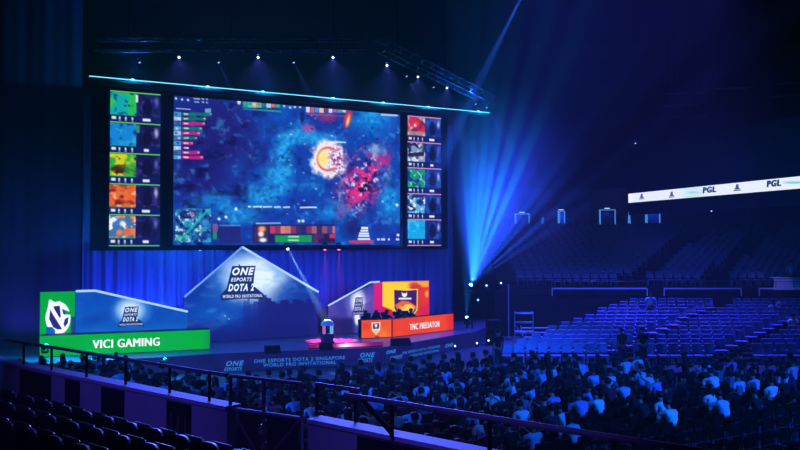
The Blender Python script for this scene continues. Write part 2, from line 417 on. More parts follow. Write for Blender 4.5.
    p.rect(349, 240.6, 373, 243.2, (225, 45, 85), .9)
    for (x0, x1) in ((377, 380), (381, 385), (388, 390), (396, 399)): p.rect(x0, 238.5, x1, 240.5, (230, 240, 250), .85)
    # thin scatter of marks
    for q in range(60):
        x = 250 + r.rand() * 148; y = 115 + r.rand() * 110; p.blob(x, y, .9 + r.rand(), .7 + r.rand() * .6, ((120, 210, 240), (235, 120, 180), (15, 15, 60), (230, 240, 250))[r.randint(4)], .7)
    return p.I

wall_ = thing('video_wall', 'huge main video wall above the stage showing a blue battlefield game view', 'screen', S(0, 0, 0))
inv = Matrix.Translation(-Vector(wall_.location))
def local(o, root):     # keep world-built geometry under a moved root
    o.data.transform(Matrix.Translation(-Vector(root.location)) if root.rotation_euler.z == 0 else (Matrix.Translation(root.location) @ Matrix.Rotation(root.rotation_euler.z, 4, 'Z')).inverted())
    return o
def sub(name, mb, m, root, smooth=False, label=None, parent=None):
    o = obj(name, mb, m, parent or root, smooth, label); local(o, root); return o
local(panel('screen_face', SCREEN, -5.84, 6.12, ZB, ZT, 300, 190, main_paint, wall_, off=0.02), wall_)
fr = MB()
CABM = mat('led cabinet', (0.02, 0.022, 0.035), 0.5)
def sbox(mb, a0, a1, b0, b1, z0, z1):
    return mb.hexa([S(a0, b1, z0), S(a1, b1, z0), S(a1, b0, z0), S(a0, b0, z0), S(a0, b1, z1), S(a1, b1, z1), S(a1, b0, z1), S(a0, b0, z1)])
sub('cabinet_frame', sbox(MB(), -5.95, 6.24, -0.45, 0.0, ZB - 0.12, ZT + 0.12), CABM, wall_)
for z in (ZB - 0.1, ZT + 0.02): sub('bezel', sbox(MB(), -5.95, 6.24, 0.0, 0.05, z, z + 0.08), BLACK, wall_)
for a in (-5.95, 6.15): sub('bezel', sbox(MB(), a, a + 0.09, 0.0, 0.05, ZB - 0.02, ZT + 0.02), BLACK, wall_)

def card_paint(k, side):
    def f(X, Y):     # X 0..1 across, Y 1..0 upward in card
        Y = 1 - Y; p = Paint(X * 50, Y * 30, (14, 24, 80))
        n = fbm(X * 5 + k * 3, Y * 3.4 + side * 7, 11 + k * 2 + side, 3); n2 = fbm(X * 10, Y * 7 + k, 33 + k + 9 * side, 3)
        if side == 0: pal = (((20, 165, 165), (40, 190, 90), (20, 60, 130)), ((20, 130, 205), (40, 170, 215), (25, 60, 140)), ((205, 205, 25), (50, 170, 60), (60, 30, 20)), ((225, 95, 40), (120, 25, 30), (245, 170, 110)), ((60, 110, 170), (235, 120, 60), (235, 240, 250)))[k]
        else: pal = (((205, 35, 60), (110, 20, 60), (180, 190, 170)), ((120, 150, 190), (30, 25, 60), (210, 215, 225)), ((25, 140, 120), (15, 60, 120), (120, 215, 160)), ((90, 170, 210), (25, 40, 100), (225, 230, 245)), ((20, 165, 220), (25, 150, 210), (60, 190, 230)))[k]
        hero = (X * 50 < 26) & (Y * 30 < 22.5)
        p.mix(np.where(hero, 1, 0), pal[0]); p.mix(np.where(hero, np.clip((n - .5) * 7, 0, 1), 0), pal[1]); p.mix(np.where(hero, np.clip((n2 - .58) * 8, 0, 1), 0), pal[2])
        if side == 0 and k == 0: p.rect(19, 2, 26, 20, (40, 185, 80), .8)
        if side == 0 and k == 2: p.rect(14, 10, 26, 23, (35, 150, 60), .8, soft=4); p.blob(9, 13, 6, 3, (50, 25, 20), .8)
        if side == 0 and k == 3: p.blob(13, 11, 8, 7, (235, 110, 50), .8, soft=.5); p.blob(12, 12, 3, 2.5, (90, 20, 25), .8)
        if side == 0 and k == 4: p.blob(13, 8, 4, 4, (235, 240, 250), .9); p.blob(10, 17, 4, 4, (240, 130, 60), .9); p.blob(18, 16, 5, 5, (210, 100, 60), .8)
        if side == 1 and k == 0: p.blob(12, 9, 9, 8, (215, 40, 60), .8); p.blob(11, 10, 3, 2.5, (250, 210, 190), .9); p.rect(0, 17, 26, 22, (150, 190, 170), .6)
        if side == 1 and k == 1: p.line(3, 15, 22, 13, 2.5, (30, 22, 50), .9); p.blob(20, 18, 5, 3, (220, 190, 170), .8)
        cam_ = (X * 50 >= 26) & (Y * 30 < 23)
        p.mix(np.where(cam_, 1, 0), (20, 22, 72) if side == 0 else (22, 40, 120)); p.mix(np.where(cam_, np.clip((n2 - .5) * 6, 0, 1), 0) * .7, (60, 52, 130) if side == 0 else (45, 95, 185))
        p.blob(37, 14, 6, 8, (14, 12, 50), .9, soft=.3); p.blob(37, 7, 3.4, 4, (16, 14, 55), .9, soft=.3)     # the player's dark outline
        p.blob(46, 7 + k % 3, 3, 7, (200, 205, 235) if (k + side) % 2 else (90, 110, 190), .8, soft=.8)
        if side == 0 and k == 0: p.rect(25, 1, 27.5, 9, (225, 235, 245), .9)
        if side == 0 and k == 1: p.rect(26, 1, 29, 9, (60, 170, 90), .8)
        p.rect(0, 23, 50, 30, (16, 26, 88), 1)
        if side == 0: p.rect(0, 22.2, 26, 23.4, (30, 160, 120), .7)
        for (x0, x1) in ((1.5, 6), (8.5, 10.2), (14.5, 16.2), (21, 22.7)):
            p.rect(x0, 24.6, x1, 27.6, (225, 232, 245), .95, soft=1)
            if x0 > 7: p.rect(x0 - .2, 28.2, x1 + .2, 29, (225, 232, 245), .7, soft=.8)
        w_ = (8, 5, 7, 8, 6)[k]; p.rect(36 - w_ / 2, 25, 36 + w_ / 2, 28, (235, 240, 250), .95, soft=1.2)
        return p.I
    return f
for side, (a0, a1) in enumerate(((-8.67, -6.45), (6.58, 8.67))):
    t = thing('player_screen_column', ('narrow column of five player cards with green dividers beside the main wall', 'narrow column of five player cards with pink dividers beside the main wall')[side], 'screen', S((a0 + a1) / 2, 0, 0), 0, 'player card columns')
    sub('cabinet_frame', sbox(MB(), a0 - .08, a1 + .08, -0.4, 0.0, ZB - .1, ZT + .1), CABM, t)
    h = (ZT - ZB) / 5
    pl = Plane(S(a0, 0.02, 0), SU)
    for k in range(5):
        z1 = ZT - k * h; z0 = z1 - h
        wd = a1 - a0
        me_pl = pl
        o = panel('player_card', Plane(S(a0, 0.02, z0), SU), 0, 1, 0, 1, 70, 44, lambda X, Y, k=k: card_paint(k, side)(X, Y), t, px_units=False)
        # stretch the unit card to its true size on the plane
        Mx = Matrix.Translation(S(a0, 0.02, z0)) @ Matrix((SU, SN, (0, 0, 1))).transposed().to_4x4() @ Matrix.Diagonal((wd, 1, h - .07, 1)) @ Matrix((SU, SN, (0, 0, 1))).to_4x4() @ Matrix.Translation(-S(a0, 0.02, z0))
        o.data.transform(Mx); local(o, t)
    for k in range(6):
        z = ZT - k * h
        sub('divider_bar', sbox(MB(), a0, a1, 0.0, 0.05, z - .055, z), emis('divider green', (95, 190, 95), .9) if side == 0 else emis('divider pink', (215, 140, 205), .9), t)

# cyan light bar along the top of the wall
t = thing('light_bar', 'long thin glowing cyan light bar above the video wall', 'light', S(0, 0.5, 12.7))
sub('bar_housing', sbox(MB(), -9.6, 11.6, 0.25, 0.5, 12.55, 12.68), BLACKM, t)
sub('tube', sbox(MB(), -9.6, 11.6, 0.28, 0.46, 12.68, 12.74), emis('cyan tube', (110, 225, 250), 1.25), t)
for px in (130, 205, 260, 330, 380, 425, 475):
    k = (px - 400) / 800; a = (5.42 + 40.03 * k) / (.885 - .465 * k)
    sub('lens', MB().lathe([(0.05, 0), (0.09, .03), (0.0, .05)], S(a, 0.37, 12.74), 8), emis('cyan lens', (190, 245, 255), 3), t)
    spot(S(a, .9, 12.75), S(a, .9, 16), (0.04, .08, 1.0), 900, 120, .9, .03)
    for da, pw in ((-.55, 28), (-.28, 50), (0, 90), (.28, 50), (.55, 28)): point(S(a + da, .62, 12.78), (0.0, .5, 1.0), pw, .04)
# black rigging frame around and over the wall
t = thing('screen_rig', 'black support frame behind the video wall and side columns', 'frame', S(0, -.9, 0))
for a in (-9.2, -6.2, 6.35, 9.2): sub('upright', sbox(MB(), a - .15, a + .15, -1.1, -.6, 5.0, 12.5), BLACK, t)
sub('crossbeam', sbox(MB(), -9.4, 9.4, -1.0, -.7, 12.3, 12.6), BLACK, t)
sub('mask_cloth', sbox(MB(), -9.4, 9.4, -.58, -.5, 5.0, 12.5), mat('mask cloth', (.012, .012, .02), .9), t)

# ---- drape behind the set
def fold_sheet(a0, a1, b, z0, z1, n, amp, wl):
    mb = MB(); vs = []
    for i in range(n + 1):
        a = a0 + (a1 - a0) * i / n
        d = amp * (math.sin(a * 2 * math.pi / wl) + .45 * math.sin(a * 2 * math.pi / wl * 2.3 + 1))
        vs += [S(a, b + d, z0), S(a, b + d * .7, z1)]
    return mb.add(vs, [(2 * i, 2 * i + 2, 2 * i + 3, 2 * i + 1) for i in range(n)])
o = obj('stage_curtain', fold_sheet(-9.6, 10.5, -1.75, .75, 12.2, 520, .12, .62), mat('curtain cloth', (.22, .24, .42), .9), smooth=True)
tag(o, 'tall pleated curtain lit blue across the back of the stage', 'curtain')
o = obj('haze_backing_sheet', fold_sheet(-30, -9.7, -1.5, .0, 21, 400, .04, 1.3), mat('violet haze sheet', (.06, .045, .10), .9), smooth=True)  # sheet added in place of the dark violet haze beside the stage
tag(o, 'added dim violet sheet standing in for haze beside the stage past the green desk', 'curtain')

# ---- stage deck
fl0 = at_z(8, 366, .75); f1 = at_z(214, 353.6, .75); f2 = at_z(384, 347.2, .75); f3 = at_z(478, 331.0, .75)
STAGE_CORNER = f1.copy()
STAGEM = mat('stage deck', (.20, .20, .26), .32, noise=.12, scale=1.5, spec=.5)
b3 = S(14.5, -2.5, .75); b0 = S(-16, -2.5, .75)
st = MB().prism([(p.x, p.y) for p in (fl0, f1, f2, f3, b3, b0)], 0.0, .75)
stage = struct('floor_stage', st, STAGEM)

# ---- LED fascia along the stage front
FASC = mat('fascia cloth', (.05, .06, .16), .6)
TXT = emis('fascia letters', (45, 130, 225), .9); TXT2 = emis('fascia patch', (30, 100, 200), .75)
def fasc_paint(seed):
    def f(X, Y):
        p = Paint(X * 10, Y * 10, (17, 20, 84)); n = fbm(X * 1.2, Y * 4, seed); p.mix(np.clip((n - .45) * 2, 0, 1) * .6, (30, 36, 120)); return p.I
    return f
for i, (A, B, lab) in enumerate(((fl0, f1, 'stage front panel below the green desk'), (f1, f2, 'long stage front banner with two lines of pale blue event lettering'), (f2, f3, 'angled stage front banner leading toward the lighting tower'))):
    A = Vector((A.x, A.y, 0)); B = Vector((B.x, B.y, 0)); L = (B - A).length
    A, B = A.lerp(B, .004), A.lerp(B, .996); L = (B - A).length; pl = Plane(A, B - A)
    A2 = A + pl.n * .03
    t = thing('stage_fascia', lab, 'banner', A2, 0, 'stage front banners')
    pl = Plane(A2, B - A)
    sub('backing_board', MB().hexa([pl.P(0, .01, 0), pl.P(L, .01, 0), pl.P(L, .01, -.02), pl.P(0, .01, -.02), pl.P(0, .74, 0), pl.P(L, .74, 0), pl.P(L, .74, -.02), pl.P(0, .74, -.02)]), FASC, t)
    o = panel('printed_face', pl, 0, L, .02, .73, 60, 12, fasc_paint(5 + i), t, off=.006, px_units=False); local(o, t)
    def ltr(*a, **k): sub('lettering', pl.text_px(MB(), *a, **k), TXT, t)
    if i == 1:
        ltr('ONE ESPORTS DOTA 2 SINGAPORE', 254, 361.2, 345, 357.4, 3.6, bold=.02)
        ltr('WORLD PRO INVITATIONAL', 263, 365.2, 336, 362.2, 3.4, bold=.02)
        ltr('ONE', 226, 363.6, 244, 363.0, 5.2, shear=.3, bold=.04)
        ltr('ESPORTS', 224, 369.3, 242, 368.7, 3.8, shear=.3, bold=.03)
        ltr('ONE', 360, 355.2, 375, 354.6, 4.8, shear=.3, bold=.04)
        ltr('ESPORTS', 357.5, 360.4, 372.5, 360.0, 4, shear=.3, bold=.03)
    if i == 2:
        ltr('ONE ESPORTS DOTA 2 SINGAPORE', 402, 352.8, 440, 346.4, 2.6, bold=.02)
        ltr('WORLD PRO INVITATIONAL', 409, 355.8, 439, 350.6, 2.4, bold=.02)
        ltr('ONE', 386, 352.3, 396, 351.0, 3.6, shear=.3, bold=.05)
        ltr('ESPORTS', 390, 358.0, 402, 356.6, 3.6, shear=.3, bold=.04)
        ltr('ONE', 445, 345.8, 453, 344.6, 3.6, shear=.3, bold=.04)


# ---- event logo (flared badge with italic lettering)
NAVY = emis('logo navy', (22, 42, 105), 1.0); WHITE = emis('logo white', (232, 243, 255), 1.0)
def logo(root, pl, cx, cy, w, h, white=WHITE, navy=NAVY):
    """badge centred at local cx,cy, w wide and h high"""
    q = lambda x, y, o: pl.P(cx + (x - .5) * w, cy + (.5 - y) * h, o)
    out = [(.42, .0), (.44, .06), (.79, .06), (.76, .28), (.74, .62), (.98, .86), (.99, 1.0), (.5, .965), (.02, 1.0), (.0, .86), (.14, .68), (.22, .28), (.26, .06), (.40, .06)]
    sub('badge_plate', MB().flat([q(x, y, .02) for x, y in out][::-1], pl.n, .02), navy, root)
    def tx(s_, x0, x1, y0, y1, sh=.3, bd=.05): sub('lettering', pl.text(MB(), s_, cx + ((x0 + x1) / 2 - .5) * w, cy + (.5 - (y0 + y1) / 2) * h, (x1 - x0) * w, (y1 - y0) * h, off=.05, shear=sh, bold=bd), white, root)
    tx('ONE', .26, .76, .10, .32); tx('ESPORTS', .23, .71, .38, .49, .3, .03); tx('DOTA 2', .17, .76, .55, .76); tx('WORLD PRO INVITATIONAL', .05, .95, .85, .94, .1, .02)

# ---- centre gable of the set
GB = Plane(SC + SN * .9, SU)
gl = GB.loc(184, 297); ga = GB.loc(242, 247); gr = GB.loc(318, 292)
t = thing('gable_screen', 'peaked blue centre screen with large white event badge and city skyline', 'screen', GB.P(0, 0))
def gable_paint(X, Y):
    p = Paint(X, Y, (16, 48, 148))
    p.blob(212, 316, 40, 28, (14, 88, 185), .8, soft=.9)
    p.blob(249, 278, 54, 42, (70, 155, 230), .95, soft=.9, nz=.3, seed=3, ns=.05)
    p.blob(254, 277, 41, 30, (228, 242, 255), 1.0, soft=.62, nz=.3, seed=5, ns=.08)
    p.blob(295, 294, 30, 14, (26, 60, 150), .6, soft=.9)
    n = fbm(X * .09, Y * .2, 17); p.mix(np.clip((n - .5) * 4, 0, 1) * .3, (90, 160, 230))
    # skyline towers
    r = np.random.RandomState(12); x = 243.0
    while x < 318:
        wd = 2 + r.rand() * 4; top = 306 - 5 * math.exp(-((x - 262) / 14) ** 2) - r.rand() * 7
        p.rect(x, top, x + wd, 350, (24, 28, 112), .35 + .6 * min(1, (x - 243) / 22), soft=1.2); x += wd * .8
    p.rect(180, 326, 330, 352, (20, 24, 104), .85, soft=18)
    p.blob(225, 316, 1.2, 1.2, (150, 210, 240), .8); p.blob(229, 319, 1.0, 1.0, (150, 210, 240), .8)
    return p.I
def gmask(GX, GY):
    top = np.where(GX < ga[0], gl[1] + (ga[1] - gl[1]) * (GX - gl[0]) / (ga[0] - gl[0]), gr[1] + (ga[1] - gr[1]) * (gr[0] - GX) / (gr[0] - ga[0]))
    return GY <= top + .0
local(panel('screen_face', GB, gl[0], gr[0], .76, ga[1] - .02, 260, 200, gable_paint, t, off=.0, mask=gmask), t)
sub('backing_board', MB().flat([GB.P(gl[0], .76, -.02), GB.P(gl[0], gl[1] - .03, -.02), GB.P(ga[0], ga[1] - .03, -.02), GB.P(gr[0], gr[1] - .03, -.02), GB.P(gr[0], .76, -.02)], GB.n, -.12), BLACK, t)
NEON = emis('neon white blue', (165, 205, 245), 1.0); NEONB = emis('neon soft blue', (110, 165, 235), .95)
sub('neon_tube', MB().tube(GB.P(gl[0], gl[1], .06), GB.P(ga[0], ga[1], .06), .052, 6), NEONB, t)
sub('neon_tube', MB().tube(GB.P(ga[0], ga[1], .06), GB.P(gr[0], gr[1], .06), .06, 6), NEON, t)
a_ = GB.loc(220, 300.5); b_ = GB.loc(264.5, 263.5)
logo(t, GB, (a_[0] + b_[0]) / 2, (a_[1] + b_[1]) / 2, b_[0] - a_[0], b_[1] - a_[1])
mb = MB(); GB.text_px(mb, 'SINGAPORE', 237, 303.2, 249, 303.2, 2.0, off=.04, bold=.02); sub('caption', mb, emis('caption navy', (40, 80, 160), 1), t)

# ---- green desk and its booth wall
def pxplane(xl, Dl, xr, Dr, yl=340):
    A = at(xl, yl, Dl); B = at(xr, yl, Dr); A.z = 0; B.z = 0
    return Plane(A, B - A), (B - A).length
GREEN = emis('desk green', (8, 168, 48), 1.0); GREEND = emis('desk green end', (6, 120, 50), 1.0)
PURE = emis('letter white', (245, 250, 255), 1.0)
pl, L = pxplane(40, 32.2, 209.8, 34.7)
t = thing('player_desk', 'long bright green glowing team desk with white team lettering', 'desk', pl.P(0, .75), 0, 'player desks')
def desk_paint(X, Y):
    p = Paint(X, Y, (8, 166, 46)); n = fbm(X * .03, Y * .1, 5); p.mix(np.clip((n - .5) * 3, 0, 1) * .3, (5, 150, 60))
    p.rect(205, 320, 215, 360, (10, 140, 75), .6, soft=6); return p.I
h0, h1 = .77, 1.6
local(panel('front_screen', pl, 0, L, h0, h1, 80, 20, desk_paint, t, off=.01), t)
def slab(pl_, x0, x1, z0, z1, d0, d1): return MB().hexa([pl_.P(x0, z0, -d0), pl_.P(x1, z0, -d0), pl_.P(x1, z0, -d1), pl_.P(x0, z0, -d1), pl_.P(x0, z1, -d0), pl_.P(x1, z1, -d0), pl_.P(x1, z1, -d1), pl_.P(x0, z1, -d1)])
sub('front_board', slab(pl, 0, L, h0 - .02, h1, 0, .05), BLACK, t); sub('desk_top', slab(pl, 0, L, h1 - .05, h1, .05, .8), BLACK, t)
for x in (0, L - .05): sub('side_panel', slab(pl, x, x + .05, h0 - .02, h1 - .05, .05, .8), BLACK, t)
mb = MB(); pl.text_px(mb, 'VICI GAMING', 92.4, 343.9, 159.8, 341.8, 8.3, off=.025, fat=.02); sub('lettering', mb, PURE, t)

t = thing('team_booth_screen', 'low blue team booth wall with green crest panel and white event badge', 'screen', at_z(40, 345, .75), 0, 'team booth walls')
O_ = at(40, 300, 33.5); O_.z = 0; BW = Plane(O_, SU)
def lx(px, pl_): return pl_.loc(px, 300)[0]
zt = BW.loc(60, 292)[1]
xe = lx(187.5, BW); ze = BW.loc(187.5, 312)[1]; xk = lx(95, BW); xg = lx(75.5, BW)
def blue_paint(X, Y):
    p = Paint(X, Y, (14, 72, 172)); n = fbm(X * .05, Y * .07, 8); p.mix(np.clip((n - .45) * 3, 0, 1) * .5, (22, 100, 195))
    p.blob(95, 320, 26, 9, (14, 50, 150), .6, soft=.9, rot=-.3); p.blob(131, 311, 23, 18, (120, 190, 245), .95, soft=.9); p.blob(130, 310, 17, 14, (230, 242, 255), 1, soft=.8)
    p.blob(160, 330, 40, 10, (30, 80, 185), .5, soft=.9); p.rect(75, 325, 188, 340, (18, 105, 190), .5, soft=10); return p.I
def bmask(GX, GY): return GY <= np.where(GX < xk, zt, zt + (ze - zt) * (GX - xk) / (xe - xk))
local(panel('blue_screen', BW, xg, xe, .77, zt, 180, 70, blue_paint, t, mask=bmask), t)
sub('backing_board', MB().flat([BW.P(0, .76, -.02), BW.P(0, zt, -.02), BW.P(xk, zt, -.02), BW.P(xe, ze - .02, -.02), BW.P(xe, .76, -.02)], BW.n, -.15), BLACK, t)
sub('neon_tube', MB().path([BW.P(xg, zt + .02, .05), BW.P(xk, zt + .02, .05), BW.P(xe, ze + .02, .05)], .055, 6), NEON, t)
# green crest panel: white horned ring with a V and G cut out of it
def crest_paint(X, Y):
    p = Paint(X, Y, (6, 160, 50))
    p.blob(58, 318, 13, 17, (245, 248, 252), 1, soft=.06)
    p.poly(((49, 299), (51, 305), (47, 312), (48.5, 303)), (245, 248, 252)); p.poly(((59.5, 300.5), (61.5, 304.5), (57, 303)), (245, 248, 252))
    p.poly(((49.8, 299), (56, 303), (49, 307)), (245, 248, 252))
    NV = (38, 34, 110)
    p.poly(((50.3, 309.5), (52, 313), (62, 329), (58, 329.5), (53.4, 327.4), (49.2, 319)), NV)
    p.poly(((53.4, 306.4), (59.7, 305.7), (60.7, 316.5), (59.7, 318), (54.2, 308.8)), NV)
    p.poly(((62.5, 309), (70, 312), (72, 314.6), (63.5, 314.4)), (8, 150, 55)); p.poly(((62.2, 309), (64.6, 311), (65.3, 314.4), (63.2, 313.6)), NV)
    p.poly(((65, 319), (68.4, 317), (67.8, 323), (64.6, 327), (63.6, 324)), NV)
    p.poly(((46.5, 327), (52, 327), (55, 330), (55, 335), (46, 335)), (14, 90, 175))
    p.rect(71, 317, 80, 340, (30, 50, 130), .9, soft=1)
    return p.I
local(panel('crest_screen', BW, 0, xg - .02, .77, zt + .02, 110, 130, crest_paint, t, off=.01), t)
a_ = BW.loc(118, 327); b_ = BW.loc(144, 305)
logo(t, BW, (a_[0] + b_[0]) / 2, (a_[1] + b_[1]) / 2, b_[0] - a_[0], b_[1] - a_[1], emis('badge pale', (215, 232, 250), 1))

# ---- orange desk and its booth wall
A = at(361.4, 330, 38.64); Bc = at(392, 330, 39.14); E = at(453.3, 330, 42.5)
for q in (A, Bc, E): q.z = 0
t = thing('player_desk', 'two-section orange and red team desk with white team lettering and crest', 'desk', Vector((A.x, A.y, .75)), 0, 'player desks')
p1 = Plane(A, Bc - A); L1 = (Bc - A).length; p2 = Plane(Bc, E - Bc); L2 = (E - Bc).length
def or1(X, Y):
    p = Paint(X, Y, (238, 84, 20)); p.blob(383, 334, 10, 8, (250, 130, 25), .8, soft=.9, nz=.5, seed=2, ns=.3); p.blob(366, 326, 9, 6, (215, 45, 20), .7, soft=.9); p.blob(377, 337, 3, 2, (90, 30, 40), .6)
    # crest: pale shield with dark centre
    p.poly(((371.5, 322.5), (380.5, 322), (380.2, 330), (376, 335), (371.8, 330.5)), (245, 210, 190)); p.poly(((373, 323.8), (379.2, 323.4), (378.8, 328.5), (373.2, 329)), (50, 30, 90)); p.poly(((374.5, 324.4), (377.5, 324.2), (376.8, 327.4), (375.2, 327.5)), (240, 240, 245)); p.blob(376, 331.5, 2, 1.6, (245, 170, 40), .9)
    return p.I
def or2(X, Y):
    p = Paint(X, Y, (234, 62, 18)); n = fbm(X * .08, Y * .15, 4); p.mix(np.clip((n - .45) * 3, 0, 1) * .5, (244, 92, 22)); p.rect(448, 300, 460, 340, (215, 35, 25), .7, soft=5); return p.I
local(panel('crest_front_screen', p1, .0, L1 - .03, .77, 1.62, 60, 40, or1, t, off=.012), t)
local(panel('lettered_front_screen', p2, .03, L2, .77, 1.62, 60, 24, or2, t, off=.012), t)
dk = .5
mt = MB().flat([A, Bc, E, E - p2.n * dk, Bc - (p1.n + p2.n).normalized() * dk, A - p1.n * dk], (0, 0, 1), .05); mt.v = [(x, y, z + 1.57) for x, y, z in mt.v]
sub('desk_top', mt, BLACK, t)
sub('front_board', slab(p1, 0, L1, .76, 1.57, 0, .04), BLACK, t); sub('front_board', slab(p2, 0, L2, .76, 1.57, 0, .04), BLACK, t)
sub('side_panel', slab(p1, 0, .05, .76, 1.57, .04, dk), BLACK, t); sub('side_panel', slab(p2, L2 - .05, L2, .76, 1.57, .04, dk), BLACK, t)
mb = MB(); p2.text_px(mb, 'TNC PREDATOR', 409.3, 327.2, 439.5, 323.6, 6.0, off=.03, fat=.012); sub('lettering', mb, PURE, t)
# monitors seen over the orange desk
for i, (px, py, D) in enumerate(((367, 319.5, 39.3), (376.5, 319, 39.6), (384, 318.5, 39.9), (396, 317.6, 40.1), (405, 316.8, 40.6))):
    p = at(px, py, D); b = thing('monitor', 'black monitor back standing on the orange desk, %s from its crest end' % ('first', 'second', 'third', 'fourth', 'fifth')[i], 'monitor', (p.x, p.y, 1.62), R(20), 'monitors on the orange desk')
    obj('monitor_screen', MB().box((0, 0, .2), (.36, .04, .2), bev=.015), BLACK, b); obj('stand', MB().box((0, .04, .06), (.06, .05, .12)).box((0, .06, .01), (.2, .16, .02)), BLACKM, b)

O_ = at(328.3, 300, 40.0); O_.z = 0; e_ = at(374, 300, 41.3); e_.z = 0
RW = Plane(O_, e_ - O_); Lr = (e_ - O_).length
t = thing('team_booth_screen', 'low purple, magenta and yellow team booth wall with red shield crest', 'screen', Vector((O_.x, O_.y, .75)), 0, 'team booth walls')
zl = RW.loc(328.5, 306)[1]; zr = RW.loc(374, 282.6)[1]
def pur_paint(X, Y):
    p = Paint(X, Y, (52, 56, 150)); n = fbm(X * .1, Y * .1, 18); p.mix(np.clip((n - .4) * 3, 0, 1) * .5, (90, 80, 170)); p.blob(371, 306, 7, 24, (150, 90, 190), .7, soft=.9)
    p.blob(358, 304, 14, 21, (150, 150, 225), .9, soft=.8); p.blob(358, 302, 9, 15, (240, 242, 255), 1, soft=.6); p.blob(357, 319, 4, 8, (235, 238, 252), 1, soft=.5)
    p.poly(((360, 306), (372, 300), (374, 340), (360, 340)), (60, 40, 120), .35); p.rect(325, 318, 354, 345, (22, 20, 80), .85, soft=5); return p.I
local(panel('purple_screen', RW, 0, Lr, .77, zr, 110, 90, pur_paint, t, mask=lambda GX, GY: GY <= zl + (zr - zl) * GX / Lr), t)
m2 = at(382.4, 300, 41.6); m2.z = 0; e2 = at(428.8, 300, 42.7); e2.z = 0
MG = Plane(e_, m2 - e_); Lm = (m2 - e_).length; YW = Plane(m2, e2 - m2); Ly = (e2 - m2).length; zy = YW.loc(405, 281.8)[1]
local(panel('magenta_strip', MG, 0, Lm, .77, zr, 14, 40, lambda X, Y: (lambda p: (p.blob(379, 318, 10, 14, (150, 20, 130), .6, soft=.9), p.I)[1])(Paint(X, Y, (218, 24, 112))), t), t)
def tnc_paint(X, Y):
    p = Paint(X, Y, (222, 52, 24))
    p.blob(388, 292, 20, 21, (250, 206, 24), 1, soft=.1, nz=.2, seed=5, ns=.1); p.rect(382, 282, 412, 290, (250, 206, 24), 1); p.rect(412, 281, 430, 287, (246, 180, 30), .9, soft=2)
    p.blob(415, 287, 8, 5, (205, 40, 25), .9, soft=.5, nz=.7, seed=7, ns=.3); p.blob(427, 294, 3, 5, (250, 160, 40), .9); p.blob(425, 312, 9, 10, (205, 25, 90), .8, soft=.9)
    p.poly(((382, 306), (392, 310), (394, 322), (382, 322)), (205, 22, 60)); p.rect(382, 313, 396, 330, (175, 20, 110), .7, soft=4)
    p.poly(((393, 288.8), (406, 289.6), (418, 288.6), (417.5, 310), (413, 316), (405.5, 319.5), (397, 315), (393.5, 309)), (246, 205, 60))
    p.poly(((394.2, 290), (406, 290.8), (416.8, 290), (416.4, 309.5), (412.5, 315), (405.5, 318), (398, 314), (394.6, 308.5)), (62, 24, 92))
    p.poly(((395, 305), (402, 300.5), (409, 301.5), (416.2, 306), (416.2, 310), (410, 305.5), (402, 305), (397, 309.5)), (236, 96, 40))
    p.blob(408, 309, 7, 5.5, (250, 205, 50), 1, soft=.2); p.blob(402, 308, 4, 3, (242, 170, 60), .9, soft=.4); p.blob(407, 314, 5, 2.4, (60, 24, 92), .9, soft=.4)
    p.poly(((401.6, 291.6), (403, 293.4), (406, 293.2), (407.2, 291.6), (407, 295.6), (405.6, 297), (403.4, 297), (402, 295.6)), (245, 245, 250))
    p.rect(398.5, 297.6, 411.5, 299.6, (235, 235, 245), .95)
    return p.I
local(panel('crest_screen', YW, 0, Ly, .77, zy, 150, 120, tnc_paint, t, off=.005), t)
sub('backing_board', MB().flat([RW.P(0, .76, -.03), RW.P(0, zl, -.03), RW.P(Lr, zr, -.03), RW.P(Lr, .76, -.03)], RW.n, -.12), BLACK, t)
sub('backing_board', MB().flat([YW.P(0, .76, -.03), YW.P(0, zy, -.03), YW.P(Ly, zy, -.03), YW.P(Ly, .76, -.03)], YW.n, -.12), BLACK, t)
sub('neon_tube', MB().path([RW.P(-.03, zl + .02, .05), RW.P(Lr - .25, zr + .02, .05), MG.P(Lm * .6, zr + .04, .05)], .05, 6), NEON, t)
sub('top_edge_strip', MB().path([MG.P(Lm, zy + .02, .03), YW.P(Ly, zy + .02, .03)], .025, 5), emis('edge amber', (245, 110, 50), 1), t)
sub('side_edge_strip', MB().path([YW.P(Ly, zy, .03), YW.P(Ly, 1.0, .03)], .025, 5), emis('edge pink', (190, 20, 70), 1), t)
a_ = RW.loc(351.5, 315.5); b_ = RW.loc(366, 296)
logo(t, RW, (a_[0] + b_[0]) / 2, (a_[1] + b_[1]) / 2, b_[0] - a_[0], b_[1] - a_[1], emis('badge grey', (200, 205, 230), 1), emis('badge violet', (52, 44, 118), 1))

# ---- trophy display at the middle of the stage
p = at_z(327.5, 346, .75)
t = thing('trophy_display', 'white domed trophy on a dark plinth at mid stage', 'trophy', p, R(18))
obj('plinth', MB().box((0, 0, .06), (.66, .6, .12), bev=.02).box((0, 0, .33), (.5, .46, .42), bev=.02), mat('plinth dark', (.04, .03, .10), .4), t)
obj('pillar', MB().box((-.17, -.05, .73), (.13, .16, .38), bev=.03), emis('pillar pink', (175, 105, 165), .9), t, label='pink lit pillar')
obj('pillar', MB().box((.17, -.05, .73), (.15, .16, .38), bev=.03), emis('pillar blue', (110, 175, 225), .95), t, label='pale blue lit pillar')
obj('shield', MB().lathe([(.02, 0), (.17, .01), (.19, .03), (.15, .05), (.05, .09), (0, .1)], (0, 0, .74), 20, (0, -1, 0)), mat('shield metal', (.10, .10, .18), .3, .7), t, True)
obj('dome', MB().lathe([(.31, .92), (.33, .95), (.29, .98), (.27, 1.04), (.22, 1.11), (.13, 1.16), (0, 1.18)], (0, 0, 0), 24), mat('dome white', (.75, .82, .9), .35), t, True)
